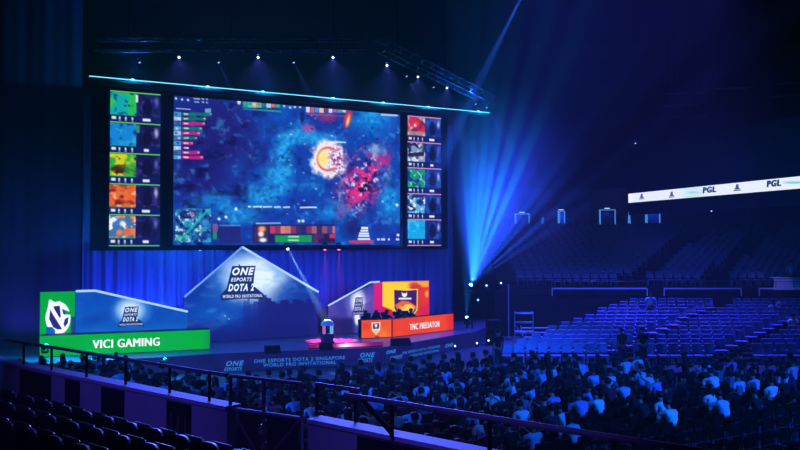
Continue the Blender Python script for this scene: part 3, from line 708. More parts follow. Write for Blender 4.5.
spot(S(.6, 1.2, 4.6), p + Vector((0, 0, 1.2)), (.25, .65, 1.0), 900, 9, .5, .05)
# floor monitors and flight cases
for (px, py, w_, lab) in ((326, 350, .58, 'black wedge monitor in front of the trophy plinth'), (272.5, 353, .66, 'black wedge monitor on the stage edge below the centre badge'), (401, 345.3, .9, 'low black wedge monitor in front of the orange desk')):
    p = at_z(px, py, .75); b = thing('floor_monitor', lab, 'speaker', p, R(18), 'stage floor monitors')
    x = w_ / 2
    obj('cabinet', MB().hexa([(-x, -.2, .0), (x, -.2, 0), (x, .2, 0), (-x, .2, 0), (-x * .96, .05, .3), (x * .96, .05, .3), (x * .96, .2, .3), (-x * .96, .2, .3)]), BLACK, b)
    obj('grille', MB().hexa([(-x * .9, .03, .03), (x * .9, .03, .03), (x * .9, .04, .03), (-x * .9, .04, .03), (-x * .86, .2, .27), (x * .86, .2, .27), (x * .86, .21, .27), (-x * .86, .21, .27)]).box((0, .205, .15), (w_ * .8, .02, .2)), BLACKM, b)
# glowing strips on the deck
def strip_paint(X, Y):
    p = Paint(X, Y, (150, 20, 90)); p.blob(354, 346, 18, 8, (255, 120, 190), .95, soft=.7); p.blob(345, 346, 11, 8, (255, 245, 250), 1, soft=.8); p.rect(372, 340, 400, 352, (90, 24, 110), .7, soft=12); p.rect(300, 340, 317, 352, (110, 20, 100), .7, soft=8); p.blob(320, 346, 4, 6, (240, 70, 130), .9, soft=.9); return p.I
for (xa, ya, xb, yb, lab) in ((332, 347.6, 383, 345.6, 'bright white and pink light strip on the deck toward the orange desk'), (308, 348.2, 321.5, 347.8, 'short magenta light strip on the deck beside the trophy')):
    a_ = at_z(xa, ya, .78); b_ = at_z(xb, yb, .78); pl = Plane(a_, b_ - a_, (0, 0, 1)); L = (b_ - a_).length
    t = thing('light_strip', lab, 'light', (a_.x, a_.y, .75), 0, 'deck light strips')
    local(panel('tube_face', pl, 0, L, .0, .16, 40, 5, strip_paint, t, off=.02), t)
    sub('housing', MB().hexa([pl.P(0, -.03, 0), pl.P(L, -.03, 0), pl.P(L, -.03, -.08), pl.P(0, -.03, -.08), pl.P(0, .16, 0), pl.P(L, .16, 0), pl.P(L, .16, -.08), pl.P(0, .16, -.08)]), BLACKM, t)
    m_ = pl.P(L * .35, .2, -.3); point(m_, (1, .12, .5), 14 if L > 1 else 5, .15)

# ================================================================== LIGHT FIXTURES
def moving_head(loc, tgt, lab, group, lens, hang=True, sc=1.0, cat='stage light', top=None):
    """moving-head lamp: base, yoke and a head aimed at tgt with a glowing lens"""
    loc = Vector(loc); d = (Vector(tgt) - loc).normalized(); sgn = 1 if hang else -1
    t = thing('moving_spotlight', lab, cat, loc + Vector((0, 0, .34 * sc * sgn)), 0, group)
    o0 = Vector((0, 0, -.34 * sc * sgn))
    obj('base', MB().box((0, 0, -.05 * sc * sgn), (.3 * sc, .26 * sc, .1 * sc), bev=.02 * sc), BLACKM, t)
    y = MB()
    for s in (-1, 1): y.box((s * .17 * sc, 0, -.22 * sc * sgn), (.05 * sc, .1 * sc, .28 * sc))
    y.box((0, 0, -.1 * sc * sgn), (.38 * sc, .12 * sc, .04 * sc)); obj('yoke', y, BLACKM, t)
    h = MB().lathe([(.05 * sc, -.2 * sc), (.11 * sc, -.16 * sc), (.12 * sc, .02 * sc), (.13 * sc, .12 * sc), (.11 * sc, .16 * sc)], o0, 12, d); obj('head', h, BLACKM, t, True)
    obj('lens', MB().lathe([(.105 * sc, .155 * sc), (.09 * sc, .19 * sc), (.0, .2 * sc)], o0, 12, d), lens, t)
    if top is not None: obj('hanger', MB().tube((0, 0, 0), (0, 0, top - loc.z - .34 * sc), .025, 6), BLACKM, t)
    return loc + d * .3 * sc
LW = emis('lens white', (215, 225, 255), 4); LB = emis('lens blue', (130, 150, 255), 1.6); LC = emis('lens cyan', (120, 235, 255), 8); LR = emis('lens red', (255, 70, 110), 4); LD = emis('lens dim', (90, 100, 220), .8)

def truss(root, a, b, s, n):
    a, b = Vector(a), Vector(b); d = (b - a).normalized(); u = d.cross(Vector((0, 0, 1))).normalized(); z = Vector((0, 0, 1))
    cs = [(-1, -1), (1, -1), (1, 1), (-1, 1)]
    q = lambda k, t: a.lerp(b, t) + u * cs[k][0] * s / 2 + z * cs[k][1] * s / 2
    for k in range(4): sub('chord', MB().tube(q(k, 0), q(k, 1), .03, 6), TRUM, root)
    mb = MB()
    for i in range(n):
        for k in range(4):
            k2 = (k + 1) % 4; mb.tube(q(k if i % 2 else k2, i / n), q(k2 if i % 2 else k, (i + 1) / n), .015, 5)
            mb.tube(q(k, i / n), q(k2, i / n), .015, 5)
    sub('lattice', mb, TRUM, root)
TRUM = mat('truss metal', (.05, .05, .06), .5, .5)
T0 = at(96, 45, 34.5); T1 = at(366, 45, 34.5); T2 = at(492, 101, 47.2)
T1b = Vector((T1.x + .6, T1.y, T1.z)); 
for i, (a, b, n, lab) in enumerate(((T0, T1, 22, 'dim lighting truss hung flat above the video wall'), (T1b, T2, 24, 'lighting truss running back at an angle from the first truss'))):
    t = thing('lighting_truss', lab, 'truss', (a + b) / 2, 0, 'roof lighting trusses'); truss(t, a, b, .5, n)
    for f in (.12, .5, .88):
        q = a.lerp(b, f); sub('hoist_chain', MB().tube(q + Vector((0, 0, .25)), Vector((q.x, q.y, 23.97)), .015, 5), BLACKM, t)
hb = []
for (px, py, D, bright) in ((139, 61, 34.5, 0), (179, 57, 34.5, 1), (218, 61, 34.5, 0), (258, 57, 34.5, 1), (293, 61, 34.5, 0), (333, 57, 34.5, 1), (387, 65, 36.5, 1), (406, 75, 38.4, 0), (418, 76.5, 39.3, 1), (433, 86, 41.2, 0), (447, 87.5, 42.5, 1), (475, 103, 45.2, 0), (486, 106.5, 46.2, 0)):
    hb.append((px, py, D, bright))
ordn = ['first', 'second', 'third', 'fourth', 'fifth', 'sixth', 'seventh', 'eighth', 'ninth', 'tenth', 'eleventh', 'twelfth', 'thirteenth', 'fourteenth', 'fifteenth', 'sixteenth', 'seventeenth', 'eighteenth', 'nineteenth', 'twentieth']
ordn += ['twenty-' + o for o in ordn[:9]] + ['thirtieth'] + ['thirty-' + o for o in ordn[:9]] + ['fortieth'] + ['forty-' + o for o in ordn[:9]] + ['fiftieth']
for i, (px, py, D, br) in enumerate(hb):
    loc = at(px, py, D)
    tgt = loc + Vector((3.0, -2.0, -6)) if not br else Vector((loc.x * .55, loc.y - 14, 6.5))
    g = 'flat' if i < 6 else 'angled'
    k = i if i < 6 else i - 6
    lp = moving_head(loc, tgt, '%s lamp from the %s end under the %s roof truss, %s' % (ordn[k], 'green-desk' if i < 6 else 'corner', g, 'glowing white' if br else 'dim blue'), 'truss lamps', LW if br else LB, True, .5, top=(T0.z - .29 if i < 6 else T1b.lerp(T2, min(1, max(0, (D - T1b.y) / (T2.y - T1b.y)))).z - .29))
    spot(lp, tgt, (.12, .16, 1.0), 9000 if br else 16000, 24 if br else 13, .6, .04)

# small pairs of clamps catching the light on the truss
# ---- lighting tower beside the stage with cyan beam fan
TW = at_z(470.5, 352, .0); TW = at(470, 287, 43.0); tx, ty = TW.x, TW.y
t = thing('lighting_tower', 'slim dark lighting tower beside the stage carrying bright cyan lamps', 'tower', (tx, ty + .35, 0))
obj('base_plate', MB().box((0, 0, .04), (1.0, 1.0, .08), bev=.02), BLACKM, t)
for sx in (-1, 1):
    for sy in (-1, 1): obj('upright', MB().tube((sx * .14, sy * .14, .08), (sx * .14, sy * .14, 3.1), .025, 6), BLACKM, t)
mb = MB()
for i in range(8):
    z = .1 + i * .37
    for k, (x0, y0, x1, y1) in enumerate(((-.14, -.14, .14, -.14), (.14, -.14, .14, .14), (.14, .14, -.14, .14), (-.14, .14, -.14, -.14))): mb.tube((x0, y0, z), (x1, y1, z + .37), .014, 4)
obj('lattice', mb, BLACKM, t)
cy_src = at(470, 287, 42.7)
lp = moving_head(cy_src, cy_src + Vector((.3, -.8, 1.0)), 'brightest cyan lamp at the top of the lighting tower', 'tower lamps', LC, False)
beams = ((463, 130, 5, 1500), (474, 115, 5, 2000), (486, 125, 5.5, 2200), (499, 122, 5, 2100), (513, 135, 5.5, 1800), (531, 140, 5.5, 1500), (575, 140, 5.5, 1100), (622, 110, 5.5, 1100), (690, 95, 5, 1200), (610, 190, 5, 700))
for (px, py, an, pw) in beams:
    spot(lp, at(px, py, 41.0), (.0, .78, 1.0) if pw > 1400 else (.02, .14, 1.0), pw * (70 if pw > 1400 else 130), an, .7, .03)
spot(lp, at(515, 100, 41), (.03, .10, 1.0), 60000, 60, .9, .05)
c2 = at(467, 319.3, 42.0)
lp2 = moving_head(c2, c2 + Vector((-.2, -.5, 1)), 'small cyan lamp at the foot of the lighting tower', 'tower lamps', LC, False, .8)
spot(lp2, at(472, 200, 41.5), (.0, .35, 1.0), 20000, 22, .8, .04)
c3 = at(478, 300.3, 42.6); moving_head(c3, c3 + Vector((-.1, -1, .3)), 'middle cyan lamp clamped on the lighting tower', 'tower lamps', emis('lens cyan dim', (90, 200, 245), 2), False, .6)
# ceiling lamp sending the slanting beam over the hall
cs = at(524, -8, 44); ct = at(440, 160, 43)
lp = moving_head(cs, ct, 'lone lamp high in the roof throwing a slanting blue beam', 'roof lamps', LB)
spot(lp, ct, (.05, .20, 1.0), 500000, 6.5, .7, .05)
# lamps under the screen
for i, (px, col, L_, lab) in enumerate(((325, (1, .06, .2), LR, 'red lamp hung under the main screen, nearer the centre badge'), (339, (1, .06, .25), LR, 'red lamp hung under the main screen, nearer the orange desk'), (200, (.1, .3, 1), LW, 'white lamp hung under the main screen above the green desk end'), (287, (.4, .75, 1), LW, 'pale lamp under the main screen aimed at the trophy'))):
    loc = at(px, 247.5, 39.4 if px > 220 else 37)
    tgt = at(px + (0 if i < 3 else 40), 300 if i < 3 else 322, 38.5 if i < 3 else 36)
    lp = moving_head(loc, tgt, lab, 'lamps under the screen', L_, True, .7)
    spot(lp, tgt, col, 9000 if i < 2 else (5000 if i == 2 else 330000), 26 if i < 3 else 6, .6, .03)
# floor lamps round the green desk and at the stage corner
for i, (px, py, lab) in enumerate(((45, 347, 'cyan floor lamp at the outer end of the green desk'), (96, 356.5, 'cyan floor lamp under the crest end of the lettering'), (164, 361, 'cyan floor lamp in front of the inner end of the green desk'))):
    loc = at(px, py, 31.0); loc.z = max(loc.z, .3); lp = moving_head(Vector((loc.x, loc.y, loc.z)), loc + Vector((.2, 1.2, .8)), lab, 'green desk floor lamps', LC, False, .7)
    spot(lp, loc + Vector((.1, 1.4, .7)), (.0, .4, 1), 900, 60, .8, .04); point(lp + Vector((0, -.15, .15)), (.0, .5, 1), 320, .06)
for i, (px, py) in enumerate(((455, 346), (477, 343.2), (488.5, 340.6), (502, 338))):
    loc = at(px, py, 38.5 + i * .3); moving_head(loc, (0, 0, 5.3), '%s small white lamp in the short row beyond the angled banner' % ordn[i], 'floor lamp row', emis('lens small', (190, 215, 255), 2.2), False, .5)
    point(loc + Vector((0, -.2, .2)), (.3, .5, 1), 3, .04)

# ================================================================== STAGE SIDE EQUIPMENT
p = at_z(492.5, 335.5, .0); p = at(492.5, 333, 42.2); p.z = .0
t = thing('speaker_stack', 'black loudspeaker stack standing beyond the stage corner lamps', 'speaker', p, R(10))
for k in range(2): obj('cabinet', MB().box((0, 0, .36 + .66 * k), (.62, .5, .64), bev=.03), BLACK, t); obj('grille', MB().box((0, -.26, .36 + .66 * k), (.54, .02, .56)), mat('grille', (.015, .015, .018), .8), t)
# scaffold tower by the access stairs
p = at_z(524, 352, 0)
SCAFM = mat('galvanised tube', (.22, .28, .34), .4, .3)
t = thing('scaffold_tower', 'pale blue lit scaffold tower beside the stage access stairs', 'scaffold', p, R(-8))
for sx in (-1, 1):
    for sy in (-1, 1): obj('upright', MB().tube((sx * .45, sy * .35, 0), (sx * .45, sy * .35, 1.95), .028, 6), SCAFM, t)
for z in (.45, .95, 1.45, 1.9):
    mb = MB()
    for (x0, y0, x1, y1) in ((-.45, -.35, .45, -.35), (.45, -.35, .45, .35), (.45, .35, -.45, .35), (-.45, .35, -.45, -.35)): mb.tube((x0, y0, z), (x1, y1, z), .022, 6)
    obj('ledger', mb, SCAFM, t)
obj('brace', MB().tube((-.45, -.35, .1), (.45, -.35, 1.4), .02, 5), SCAFM, t); obj('brace', MB().tube((.45, -.35, .1), (-.45, -.35, 1.4), .02, 5), SCAFM, t)
obj('platform', MB().box((0, 0, 1.0), (.9, .7, .04)), mat('plank', (.3, .32, .36), .7), t)
p = at_z(541, 351, 0)
t = thing('access_stairs', 'short flight of pale metal stairs at the end of the lower stand', 'stairs', p, R(0))
for k in range(5): obj('tread', MB().box((0, .15 + .28 * k, .2 + .2 * k), (1.5, .3, .05)), mat('tread metal', (.4, .45, .55), .5, .2), t)
for s in (-1, 1): obj('stringer', MB().hexa([(s * .78 - .02, 0, 0), (s * .78 + .02, 0, 0), (s * .78 + .02, 1.45, 0), (s * .78 - .02, 1.45, 0), (s * .78 - .02, 0, .25), (s * .78 + .02, 0, .25), (s * .78 + .02, 1.45, 1.1), (s * .78 - .02, 1.45, 1.1)]), DARKM, t)
point(at(530, 330, 34.6), (.02, .25, 1), 90, .1)
# slim pole with a lamp at the end of the balcony
p = at(508.5, 286, 44.5); t = thing('lamp_pole', 'thin pale pole rising to the balcony rail beside the lighting tower', 'pole', (p.x, p.y, 0))
obj('shaft', MB().tube((0, 0, .03), (.0, 0, p.z), .03, 8), mat('pole pale', (.6, .62, .7), .5), t); obj('foot', MB().lathe([(.2, 0), (.2, .03), (.04, .06)], (0, 0, 0), 12), BLACKM, t); obj('cap', MB().lathe([(.03, 0), (.07, .03), (.05, .09), (0, .1)], (0, 0, p.z), 10), ALU, t)
for (px, py, D, lab) in ((501, 283, 44.3, 'flat white lamp on the balcony end rail'), (486.5, 285.5, 44.0, 'tiny white lamp between tower and pole')):
    q = at(px, py, D); moving_head(q, (0, 0, 5), lab, 'balcony end lamps', emis('lens small', (190, 215, 255), 2.2), False, .55)

# ================================================================== FAR STANDS
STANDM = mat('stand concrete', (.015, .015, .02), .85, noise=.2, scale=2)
YR = 46.2        # balcony front
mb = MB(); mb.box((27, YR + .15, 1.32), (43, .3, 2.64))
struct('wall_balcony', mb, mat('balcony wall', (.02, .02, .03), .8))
NLOW = 13
def low_row(i): return 35.2 + .8 * i, .02 + .112 * i      # front y, floor z
mb = MB()
def low_left(y): return 551 + (336 - y) * (98 / 37)
lowx = []
for i in range(NLOW):
    yf, z = low_row(i); y_img = proj(10, yf, z + .4)[1]
    xl = (low_left(y_img) - 400) / 800 * yf - .4; lowx.append(xl)
    mb.box(((xl + 36) / 2, yf + .4, z / 2), (36 - xl, .8, z))
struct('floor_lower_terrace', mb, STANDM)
NUP = 15
def up_row(i): return YR + .9 + .82 * i, 2.55 + .245 * i
mb = MB()
for i in range(NUP):
    yf, z = up_row(i); xl = 6.0 - .0 * i
    mb.box(((xl + 45) / 2, yf + .41, z / 2), (45 - xl, .82, z))
mb.box((25.5, YR + .45, 1.3), (39, .9, 2.55))
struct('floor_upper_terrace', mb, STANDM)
# seat
def seat_mesh(s=1.0):
    mb = MB()
    mb.box((0, .0, .35), (.44, .42, .05), bev=.02)
    n = 5      # curved back shell
    for k in range(n):
        x0 = -.22 + .44 * k / n; x1 = -.22 + .44 * (k + 1) / n; f = lambda x: .22 + .05 * (1 - (x / .22) ** 2)
        mb.hexa([(x0, f(x0) - .03, .44), (x1, f(x1) - .03, .44), (x1, f(x1), .44), (x0, f(x0), .44), (x0, f(x0) + .05, .84), (x1, f(x1) + .05, .84), (x1, f(x1) + .08, .84), (x0, f(x0) + .08, .84)])
    mb.box((0, .285, .845), (.42, .10, .03), bev=.012)
    mb.box((-.18, .05, .165), (.04, .3, .33)); mb.box((.18, .05, .165), (.04, .3, .33))
    return mb
SEATM = mat('blue seat shell', (.24, .24, .42), .5)
seat_me = seat_mesh().mesh('stadium_seat'); seat_me.materials.append(SEATM)
seats = []
def aisle(px, y, x0, y0, sl, w): return abs(px - (x0 + (y0 - y) * sl)) < w
cand = []
for i in range(NLOW):
    yf, z = low_row(i)
    for k in range(80):
        X = .53 * k + .265 * (i % 2); y = proj(X, yf, z + .5)[1]; px = proj(X, yf, z + .5)[0]
        if X < lowx[i] + .6 or px > 812 or math.hypot(X - .3125 * (low_row(9)[0] + .2), yf - low_row(9)[0]) < .6 or aisle(px, y, 641, 345, 2.2, 13) or aisle(px, y, 756, 345, 2.2, 15): continue
        cand.append((px, i, X, yf + .33, z))
# the ones in the nearest two sections are built seat by seat, beyond them as one object
cand.sort(key=lambda c: (c[0] > 775, c[1]))
rest = cand[300:]
for k, (px, i, X, Y, z) in enumerate(cand[:300]):
    o = bpy.data.objects.new('stadium_chair', seat_me); C.objects.link(o); o.location = (X, Y, z)
    tag(o, 'empty blue plastic seat in the rows of the lower far stand', 'seat', 'seats of the lower far stand')
mb = MB(); sm = seat_mesh()
def put(mb, X, Y, z): mb.add([(v[0] + X, v[1] + Y, v[2] + z) for v in sm.v], sm.f)
for (px, i, X, Y, z) in rest: put(mb, X, Y, z)
for i in range(NUP - 1):
    yf, z = up_row(i + 1)
    for k in range(62):
        X = 7.3 + .56 * k; px, y = proj(X, yf, z + .5)
        if px > 815 or aisle(px, y, 622, 290, 1.35, 14) or aisle(px, y, 705, 290, 1.1, 12) or aisle(px, y, 790, 290, .9, 10): continue
        put(mb, X, yf + .38, z)
o = obj('upper_stand_seating', mb, mat('upper seat shell', (.22, .22, .36), .55)); tag(o, 'dim rows of empty seats covering the upper far stand', 'seating', kind='stuff')
# balcony rails
RP = mat('pale rail', (.75, .78, .85), .5)
for i, (xa, xb, lab) in enumerate(((552, 647, 'pale balcony rail nearest the lighting tower'), (664, 741, 'pale balcony rail in the middle of the far stand'), (759, 812, 'pale balcony rail in front of the white counter'))):
    a = at(xa, 289.5, YR); b = at(xb, 289.5, YR); z0 = 2.64
    t = thing('balcony_rail', lab, 'railing', (a.x, YR + .08, z0), 0, 'balcony rails'); L = b.x - a.x
    obj('kick_rail', MB().box((L / 2, 0, .09), (L, .05, .09)), RP, t)
    obj('hand_rail', MB().tube((0, 0, .5), (L, 0, .5), .018, 6), DARKM, t)
    n = 3
    for k in range(n + 1): obj('post', MB().tube((L * k / n, 0, 0), (L * k / n, 0, .5), .02, 6), DARKM, t)
    for x in (0, L): obj('end_post', MB().box((x, -.12, -.12), (.06, .05, .42)), RP, t)
# white counter on the balcony
a = at(774, 289, YR + .6); t = thing('white_counter', 'white counter on the far balcony with someone standing behind it', 'counter', (a.x + .8, YR + .62, 2.55))
obj('front_panel', MB().box((0, 0, .38), (1.6, .05, .72), bev=.01), mat('counter white', (.75, .75, .8), .5), t); obj('top', MB().box((0, .2, .77), (1.7, .5, .05), bev=.01), mat('counter white', (.8, .8, .8)), t)
t2 = thing('white_counter', 'shorter white panel on the far balcony next to the counter', 'counter', (a.x + 2.6, YR + .62, 2.55))
obj('front_panel', MB().box((.1, 0, .38), (1.2, .05, .72), bev=.01), MATS['counter white'], t2); obj('top', MB().box((.1, .2, .77), (1.3, .5, .05), bev=.01), MATS['counter white'], t2)

# concourse wall with doorways, their light put in as glowing frames and bluer panels
YC = 60.4
struct('wall_concourse', MB().box((25.5, YC + .2, 7.9), (43, .3, 3.2)).box((25.5, YC + .1, 3.3), (43, .5, 6.0)), mat('concourse wall', (.10, .10, .16), .85))
DL = emis('door glow', (70, 150, 235), .8); DLB = emis('door glow strong', (60, 145, 225), .75); DD = mat('door dark', (.03, .04, .12), .6)
def px_box(mb, xa, ya, xb, yb, Y, d): a = at(xa, ya, Y); b = at(xb, yb, Y); return mb.hexa([(a.x, Y - d, b.z), (b.x, Y - d, b.z), (b.x, Y, b.z), (a.x, Y, b.z), (a.x, Y - d, a.z), (b.x, Y - d, a.z), (b.x, Y, a.z), (a.x, Y, a.z)])
for i, (xa, ya, xb, yb, kind_) in enumerate(((514.5, 213.5, 529.5, 230, 0), (557.5, 211, 565, 226, 1), (599, 209.5, 615.5, 224.5, 0), (645, 207.5, 660, 223, 1))):
    t = thing('door_%d' % (i + 1), 'lit doorway in the concourse wall', 'door', kind='structure')
    del t['label'], t['category']
    e = obj('door_panel', px_box(MB(), xa, ya, xb, yb, YC, .06), DD if kind_ == 0 else mat('door lit blue', (.10, .22, .6), .5), t)
    fr = obj('door_frame', px_box(px_box(MB(), xa, ya, xa + 1.6, yb, YC - .06, .1), xb - 1.0, ya, xb, yb, YC - .06, .1), DL, t)
    obj('lintel', px_box(MB(), xa, ya, xb, ya + .9, YC - .06, .1), DL, t)
    if kind_: obj('lit_reveal', px_box(MB(), xa, ya + .9, xa + 2.6, yb, YC - .05, .05), DLB, t)
    c = at((xa + xb) / 2, ya - 1.5, YC - .3); l = thing('door_lamp', 'small white lamp over the %s lit doorway from the lighting tower' % ordn[i], 'lamp', c, 0, 'doorway lamps')
    obj('housing', MB().box((0, .12, .05), (.5, .3, .1), bev=.02), BLACKM, l); obj('bulb', MB().box((0, .05, -.02), (.4, .2, .06), bev=.02), emis('door bulb', (190, 215, 255), 1.2), l)
    spot(c + Vector((0, -.1, -.1)), c + Vector((0, .2, -3)), (.1, .25, 1), 30, 120, .8, .08)
for i, (x, ya, yb) in enumerate(((542.5, 217, 227), (629, 211, 224))):
    a = at(x, ya, YC); b0_ = at(x - 1.6, yb, YC); b1_ = at(x + 1.6, yb, YC)
    t = thing('door_%d' % (i + 5), None, None, kind='structure')  # glowing wedge painted in for a lit curtain gap, no real door
    obj('gap_glow', MB().flat([b0_ + Vector((0, -.06, 0)), b1_ + Vector((0, -.06, 0)), a + Vector((.05, -.06, 0)), a + Vector((-.05, -.06, 0))], (0, -1, 0), .02), DL if i else emis('door glow dim', (40, 90, 190), .8), t)
struct('pillar_concourse', px_box(MB(), 571.5, 203, 587, 228, YC, 1.0), mat('pillar paint', (.16, .16, .24), .8))
# upper balcony face carrying the ribbon display
Ra = at(628.5, 199, 60); Rb = at(818, 181.5, 43.2)
Ra.z = Rb.z = 0
RBN = Plane(Ra, Rb - Ra); Lb = (Rb - Ra).length; zr0 = RBN.loc(640, 202)[1]; zr1 = RBN.loc(640, 192.6)[1]
struct('wall_upper_balcony', MB().flat([RBN.P(-1.5, zr0 - .9, -.2), RBN.P(Lb + 2, zr0 - .9, -.2), RBN.P(Lb + 2, 12.5, -.2), RBN.P(-1.5, 12.5, -.2)], RBN.n, -.4), mat('upper balcony', (.03, .03, .05), .85))
t = thing('ribbon_display', 'long white ribbon display with dark sponsor marks along the upper balcony', 'screen', Vector((Ra.x, Ra.y, zr0)))
def rib_paint(X, Y):
    p = Paint(X, Y, (232, 240, 250)); p.rect(684, 180, 702, 205, (190, 225, 235), .6, soft=12); p.blob(694, 192.5, 9, 1.2, (150, 200, 200), .7); p.blob(794, 182.5, 14, 1.6, (110, 190, 215), .9); p.rect(628, 170, 632, 210, (245, 250, 255), 1); return p.I
local(panel('screen_face', RBN, 0, Lb, zr0, zr1, 160, 12, rib_paint, t, off=.02), t)
sub('housing', MB().hexa([RBN.P(0, zr0 - .05, 0), RBN.P(Lb, zr0 - .05, 0), RBN.P(Lb, zr0 - .05, -.15), RBN.P(0, zr0 - .05, -.15), RBN.P(0, zr1 + .05, 0), RBN.P(Lb, zr1 + .05, 0), RBN.P(Lb, zr1 + .05, -.15), RBN.P(0, zr1 + .05, -.15)]), BLACK, t)
INK = emis('ribbon ink', (30, 45, 90), 1)
for q4 in ((703, 190.6, 716.5, 188.8, 6.0), (767, 184.2, 781.5, 182.4, 6.6)): sub('lettering', RBN.text_px(MB(), 'PGL', *q4, off=.03, bold=.03, shear=.1, fat=.03), INK, t)
INK2 = emis('ribbon ink soft', (70, 85, 125), 1)
for (x, y) in ((642, 196.2), (672, 194.2), (737.5, 187.2)):
    cx, cz = RBN.loc(x, y); q = lambda a, b: RBN.P(cx + a * .62, cz + b * .62, .025)
    mb = MB().flat([q(-.42, -.22), q(.42, -.22), q(.18, .0), q(.2, .28), q(-.14, .28), q(-.2, .0)], RBN.n, .006)
    mb.flat([q(-.5, -.36), q(.5, -.36), q(.5, -.27), q(-.5, -.27)], RBN.n, .006); sub('small_badge', mb, INK2, t)
# catwalk ledges high in the dark
GL = mat('catwalk steel', (.25, .25, .3), .6)
for i, (xa, ya, xb, yb, D) in enumerate(((665, 94, 704, 91.5, 62), (664, 106, 698, 103, 61.3), (671, 117.5, 706, 114, 60.6), (716, 89, 750, 86, 59.9), (777, 84.5, 806, 80, 56), (770, 97, 806, 93, 55.2))):
    a = at(xa, ya, D); b = at(xb, yb, D); b.z = a.z + (b.z - a.z) * .5
    t = thing('hanging_catwalk', 'thin grey ledge high on the dark upper wall, %s of six counted from the lowest' % ordn[(2, 1, 0, 4, 5, 3)[i]], 'ledge', a, 0, 'high ledges')
    sub('ledge_beam', MB().tube(a, b, .07, 6), GL, t)
    for f in (0.1, .9): sub('drop_rod', MB().tube(a.lerp(b, f), a.lerp(b, f) + Vector((0, 0, 23.5 - a.z)), .02, 4), BLACKM, t)
q = at(635.5, 143, 55); t = thing('hanging_lamp', 'tiny white lamp hanging alone above the ribbon display', 'lamp', q)
obj('shade', MB().lathe([(.02, .25), (.1, .2), (.14, .05), (.12, 0)], (0, 0, 0), 10), ALU, t); obj('bulb', MB().lathe([(.01, -.08), (.06, -.03), (.05, .03)], (0, 0, 0), 8), emis('pin bulb', (190, 195, 235), 1.2), t); obj('cable', MB().tube((0, 0, .25), (0, 0, 24 - q.z), .012, 4), BLACKM, t)
q = at(711.5, 211, 52); t = thing('exit_lamp', 'tiny pale lamp below the ribbon display lettering', 'lamp', q)
q2 = RBN.loc(711.5, 211); obj('bulb', MB().lathe([(.01, -.06), (.06, -.02), (.05, .05), (.01, .07)], (0, 0, 0), 8), emis('pin bulb', (190, 195, 235), 1.2), t); obj('bracket', MB().box((0, .1, .08), (.1, .2, .04)), BLACKM, t); obj('drop_rod', MB().tube((0, .1, .1), (0, .1, 9 - q.z), .012, 4), BLACKM, t)

# ================================================================== NEAR PARAPET, RAILS, GATE, SEATS
WALLM = mat('parapet paint', (.42, .38, .50), .7, noise=.12, scale=3); LEDGEM = mat('parapet cap', (.5, .48, .6), .6)
W0 = Vector((-10.2, 18.4, 0)); W1 = Vector((-2.62, 12.18, 0)); W2 = Vector((-1.30, 11.35, 0)); W3 = Vector((4.4, 6.6, 0))
WZ = 2.84; FZ = 1.95
def wall_run(a, b, nm):
    d = (b - a).normalized(); n = Vector((d.y, -d.x, 0))    # toward the camera side
    q = lambda p, o, z: p + n * o + Vector((0, 0, z))
    struct(nm, MB().hexa([q(a, 0, 0), q(b, 0, 0), q(b, -.22, 0), q(a, -.22, 0), q(a, 0, WZ - .06), q(b, 0, WZ - .06), q(b, -.22, WZ - .06), q(a, -.22, WZ - .06)]), WALLM)
    struct('trim_' + nm.split('_')[-1], MB().hexa([q(a, .03, WZ - .06), q(b, .03, WZ - .06), q(b, -.27, WZ - .06), q(a, -.27, WZ - .06), q(a, .03, WZ), q(b, .03, WZ), q(b, -.27, WZ), q(a, -.27, WZ)]), LEDGEM)
    return d, n
d1, n1 = wall_run(W0, W1, 'wall_parapet_1'); d2, n2 = wall_run(W2, W3, 'wall_parapet_2')
# near stand: terraces under the camera side
mb = MB()
for i in range(7):
    o0 = 0 if i == 0 else 1.72 + .85 * (i - 1); z = FZ + .15 * i
    a = W0 - d1 * 4 + n1 * o0; b = W0 + d1 * 24 + n1 * o0
    q = n1 * (1.72 if i == 0 else .85)
    mb.prism([(p.x, p.y) for p in (a, a + q, b + q, b)][::1], 0, z)
struct('floor_near_terrace', mb, mat('near terrace', (.03, .03, .035), .8))
# banners on the parapet
BANM = mat('banner cloth', (.02, .02, .028), .7); BTX = mat('banner print', (.10, .09, .14), .7)
wp = Plane(Vector((W0.x, W0.y, 0)) + n1 * .02, d1)
for i, (xa, xb, txt, lab) in enumerate(((19.5, 50, None, 'wide black banner on the parapet below the crest'), (64.5, 79, None, 'narrow black banner second along the parapet'), (101, 123.5, None, 'plain black banner under the team lettering'), (166.5, 190.5, '111', 'black banner printed with the section number 111'))):
    x0 = wp.loc(xa, 400)[0]; x1 = wp.loc(xb, 400)[0]; t = thing('parapet_banner', lab, 'banner', wp.P(x0, FZ + .02), 0, 'parapet banners')
    zt_ = WZ - .09 if i != 0 else WZ - .09
    sub('cloth', MB().hexa([wp.P(x0, FZ + .02, .0), wp.P(x1, FZ + .02, .0), wp.P(x1, FZ + .02, -.012), wp.P(x0, FZ + .02, -.012), wp.P(x0, zt_, .0), wp.P(x1, zt_, 0), wp.P(x1, zt_, -.012), wp.P(x0, zt_, -.012)]), BANM, t)
    if txt: mb = MB(); wp.text(mb, txt, (x0 + x1) / 2, FZ + .42, (x1 - x0) * .66, .36, off=.004, bold=.03); sub('section_number', mb, BTX, t)
wp2 = Plane(Vector((W2.x, W2.y, 0)) + n2 * .02, d2)
x0 = wp2.loc(357, 445)[0]; t = thing('parapet_banner', 'black banner on the parapet past the gate', 'banner', wp2.P(x0, FZ + .02), 0, 'parapet banners')
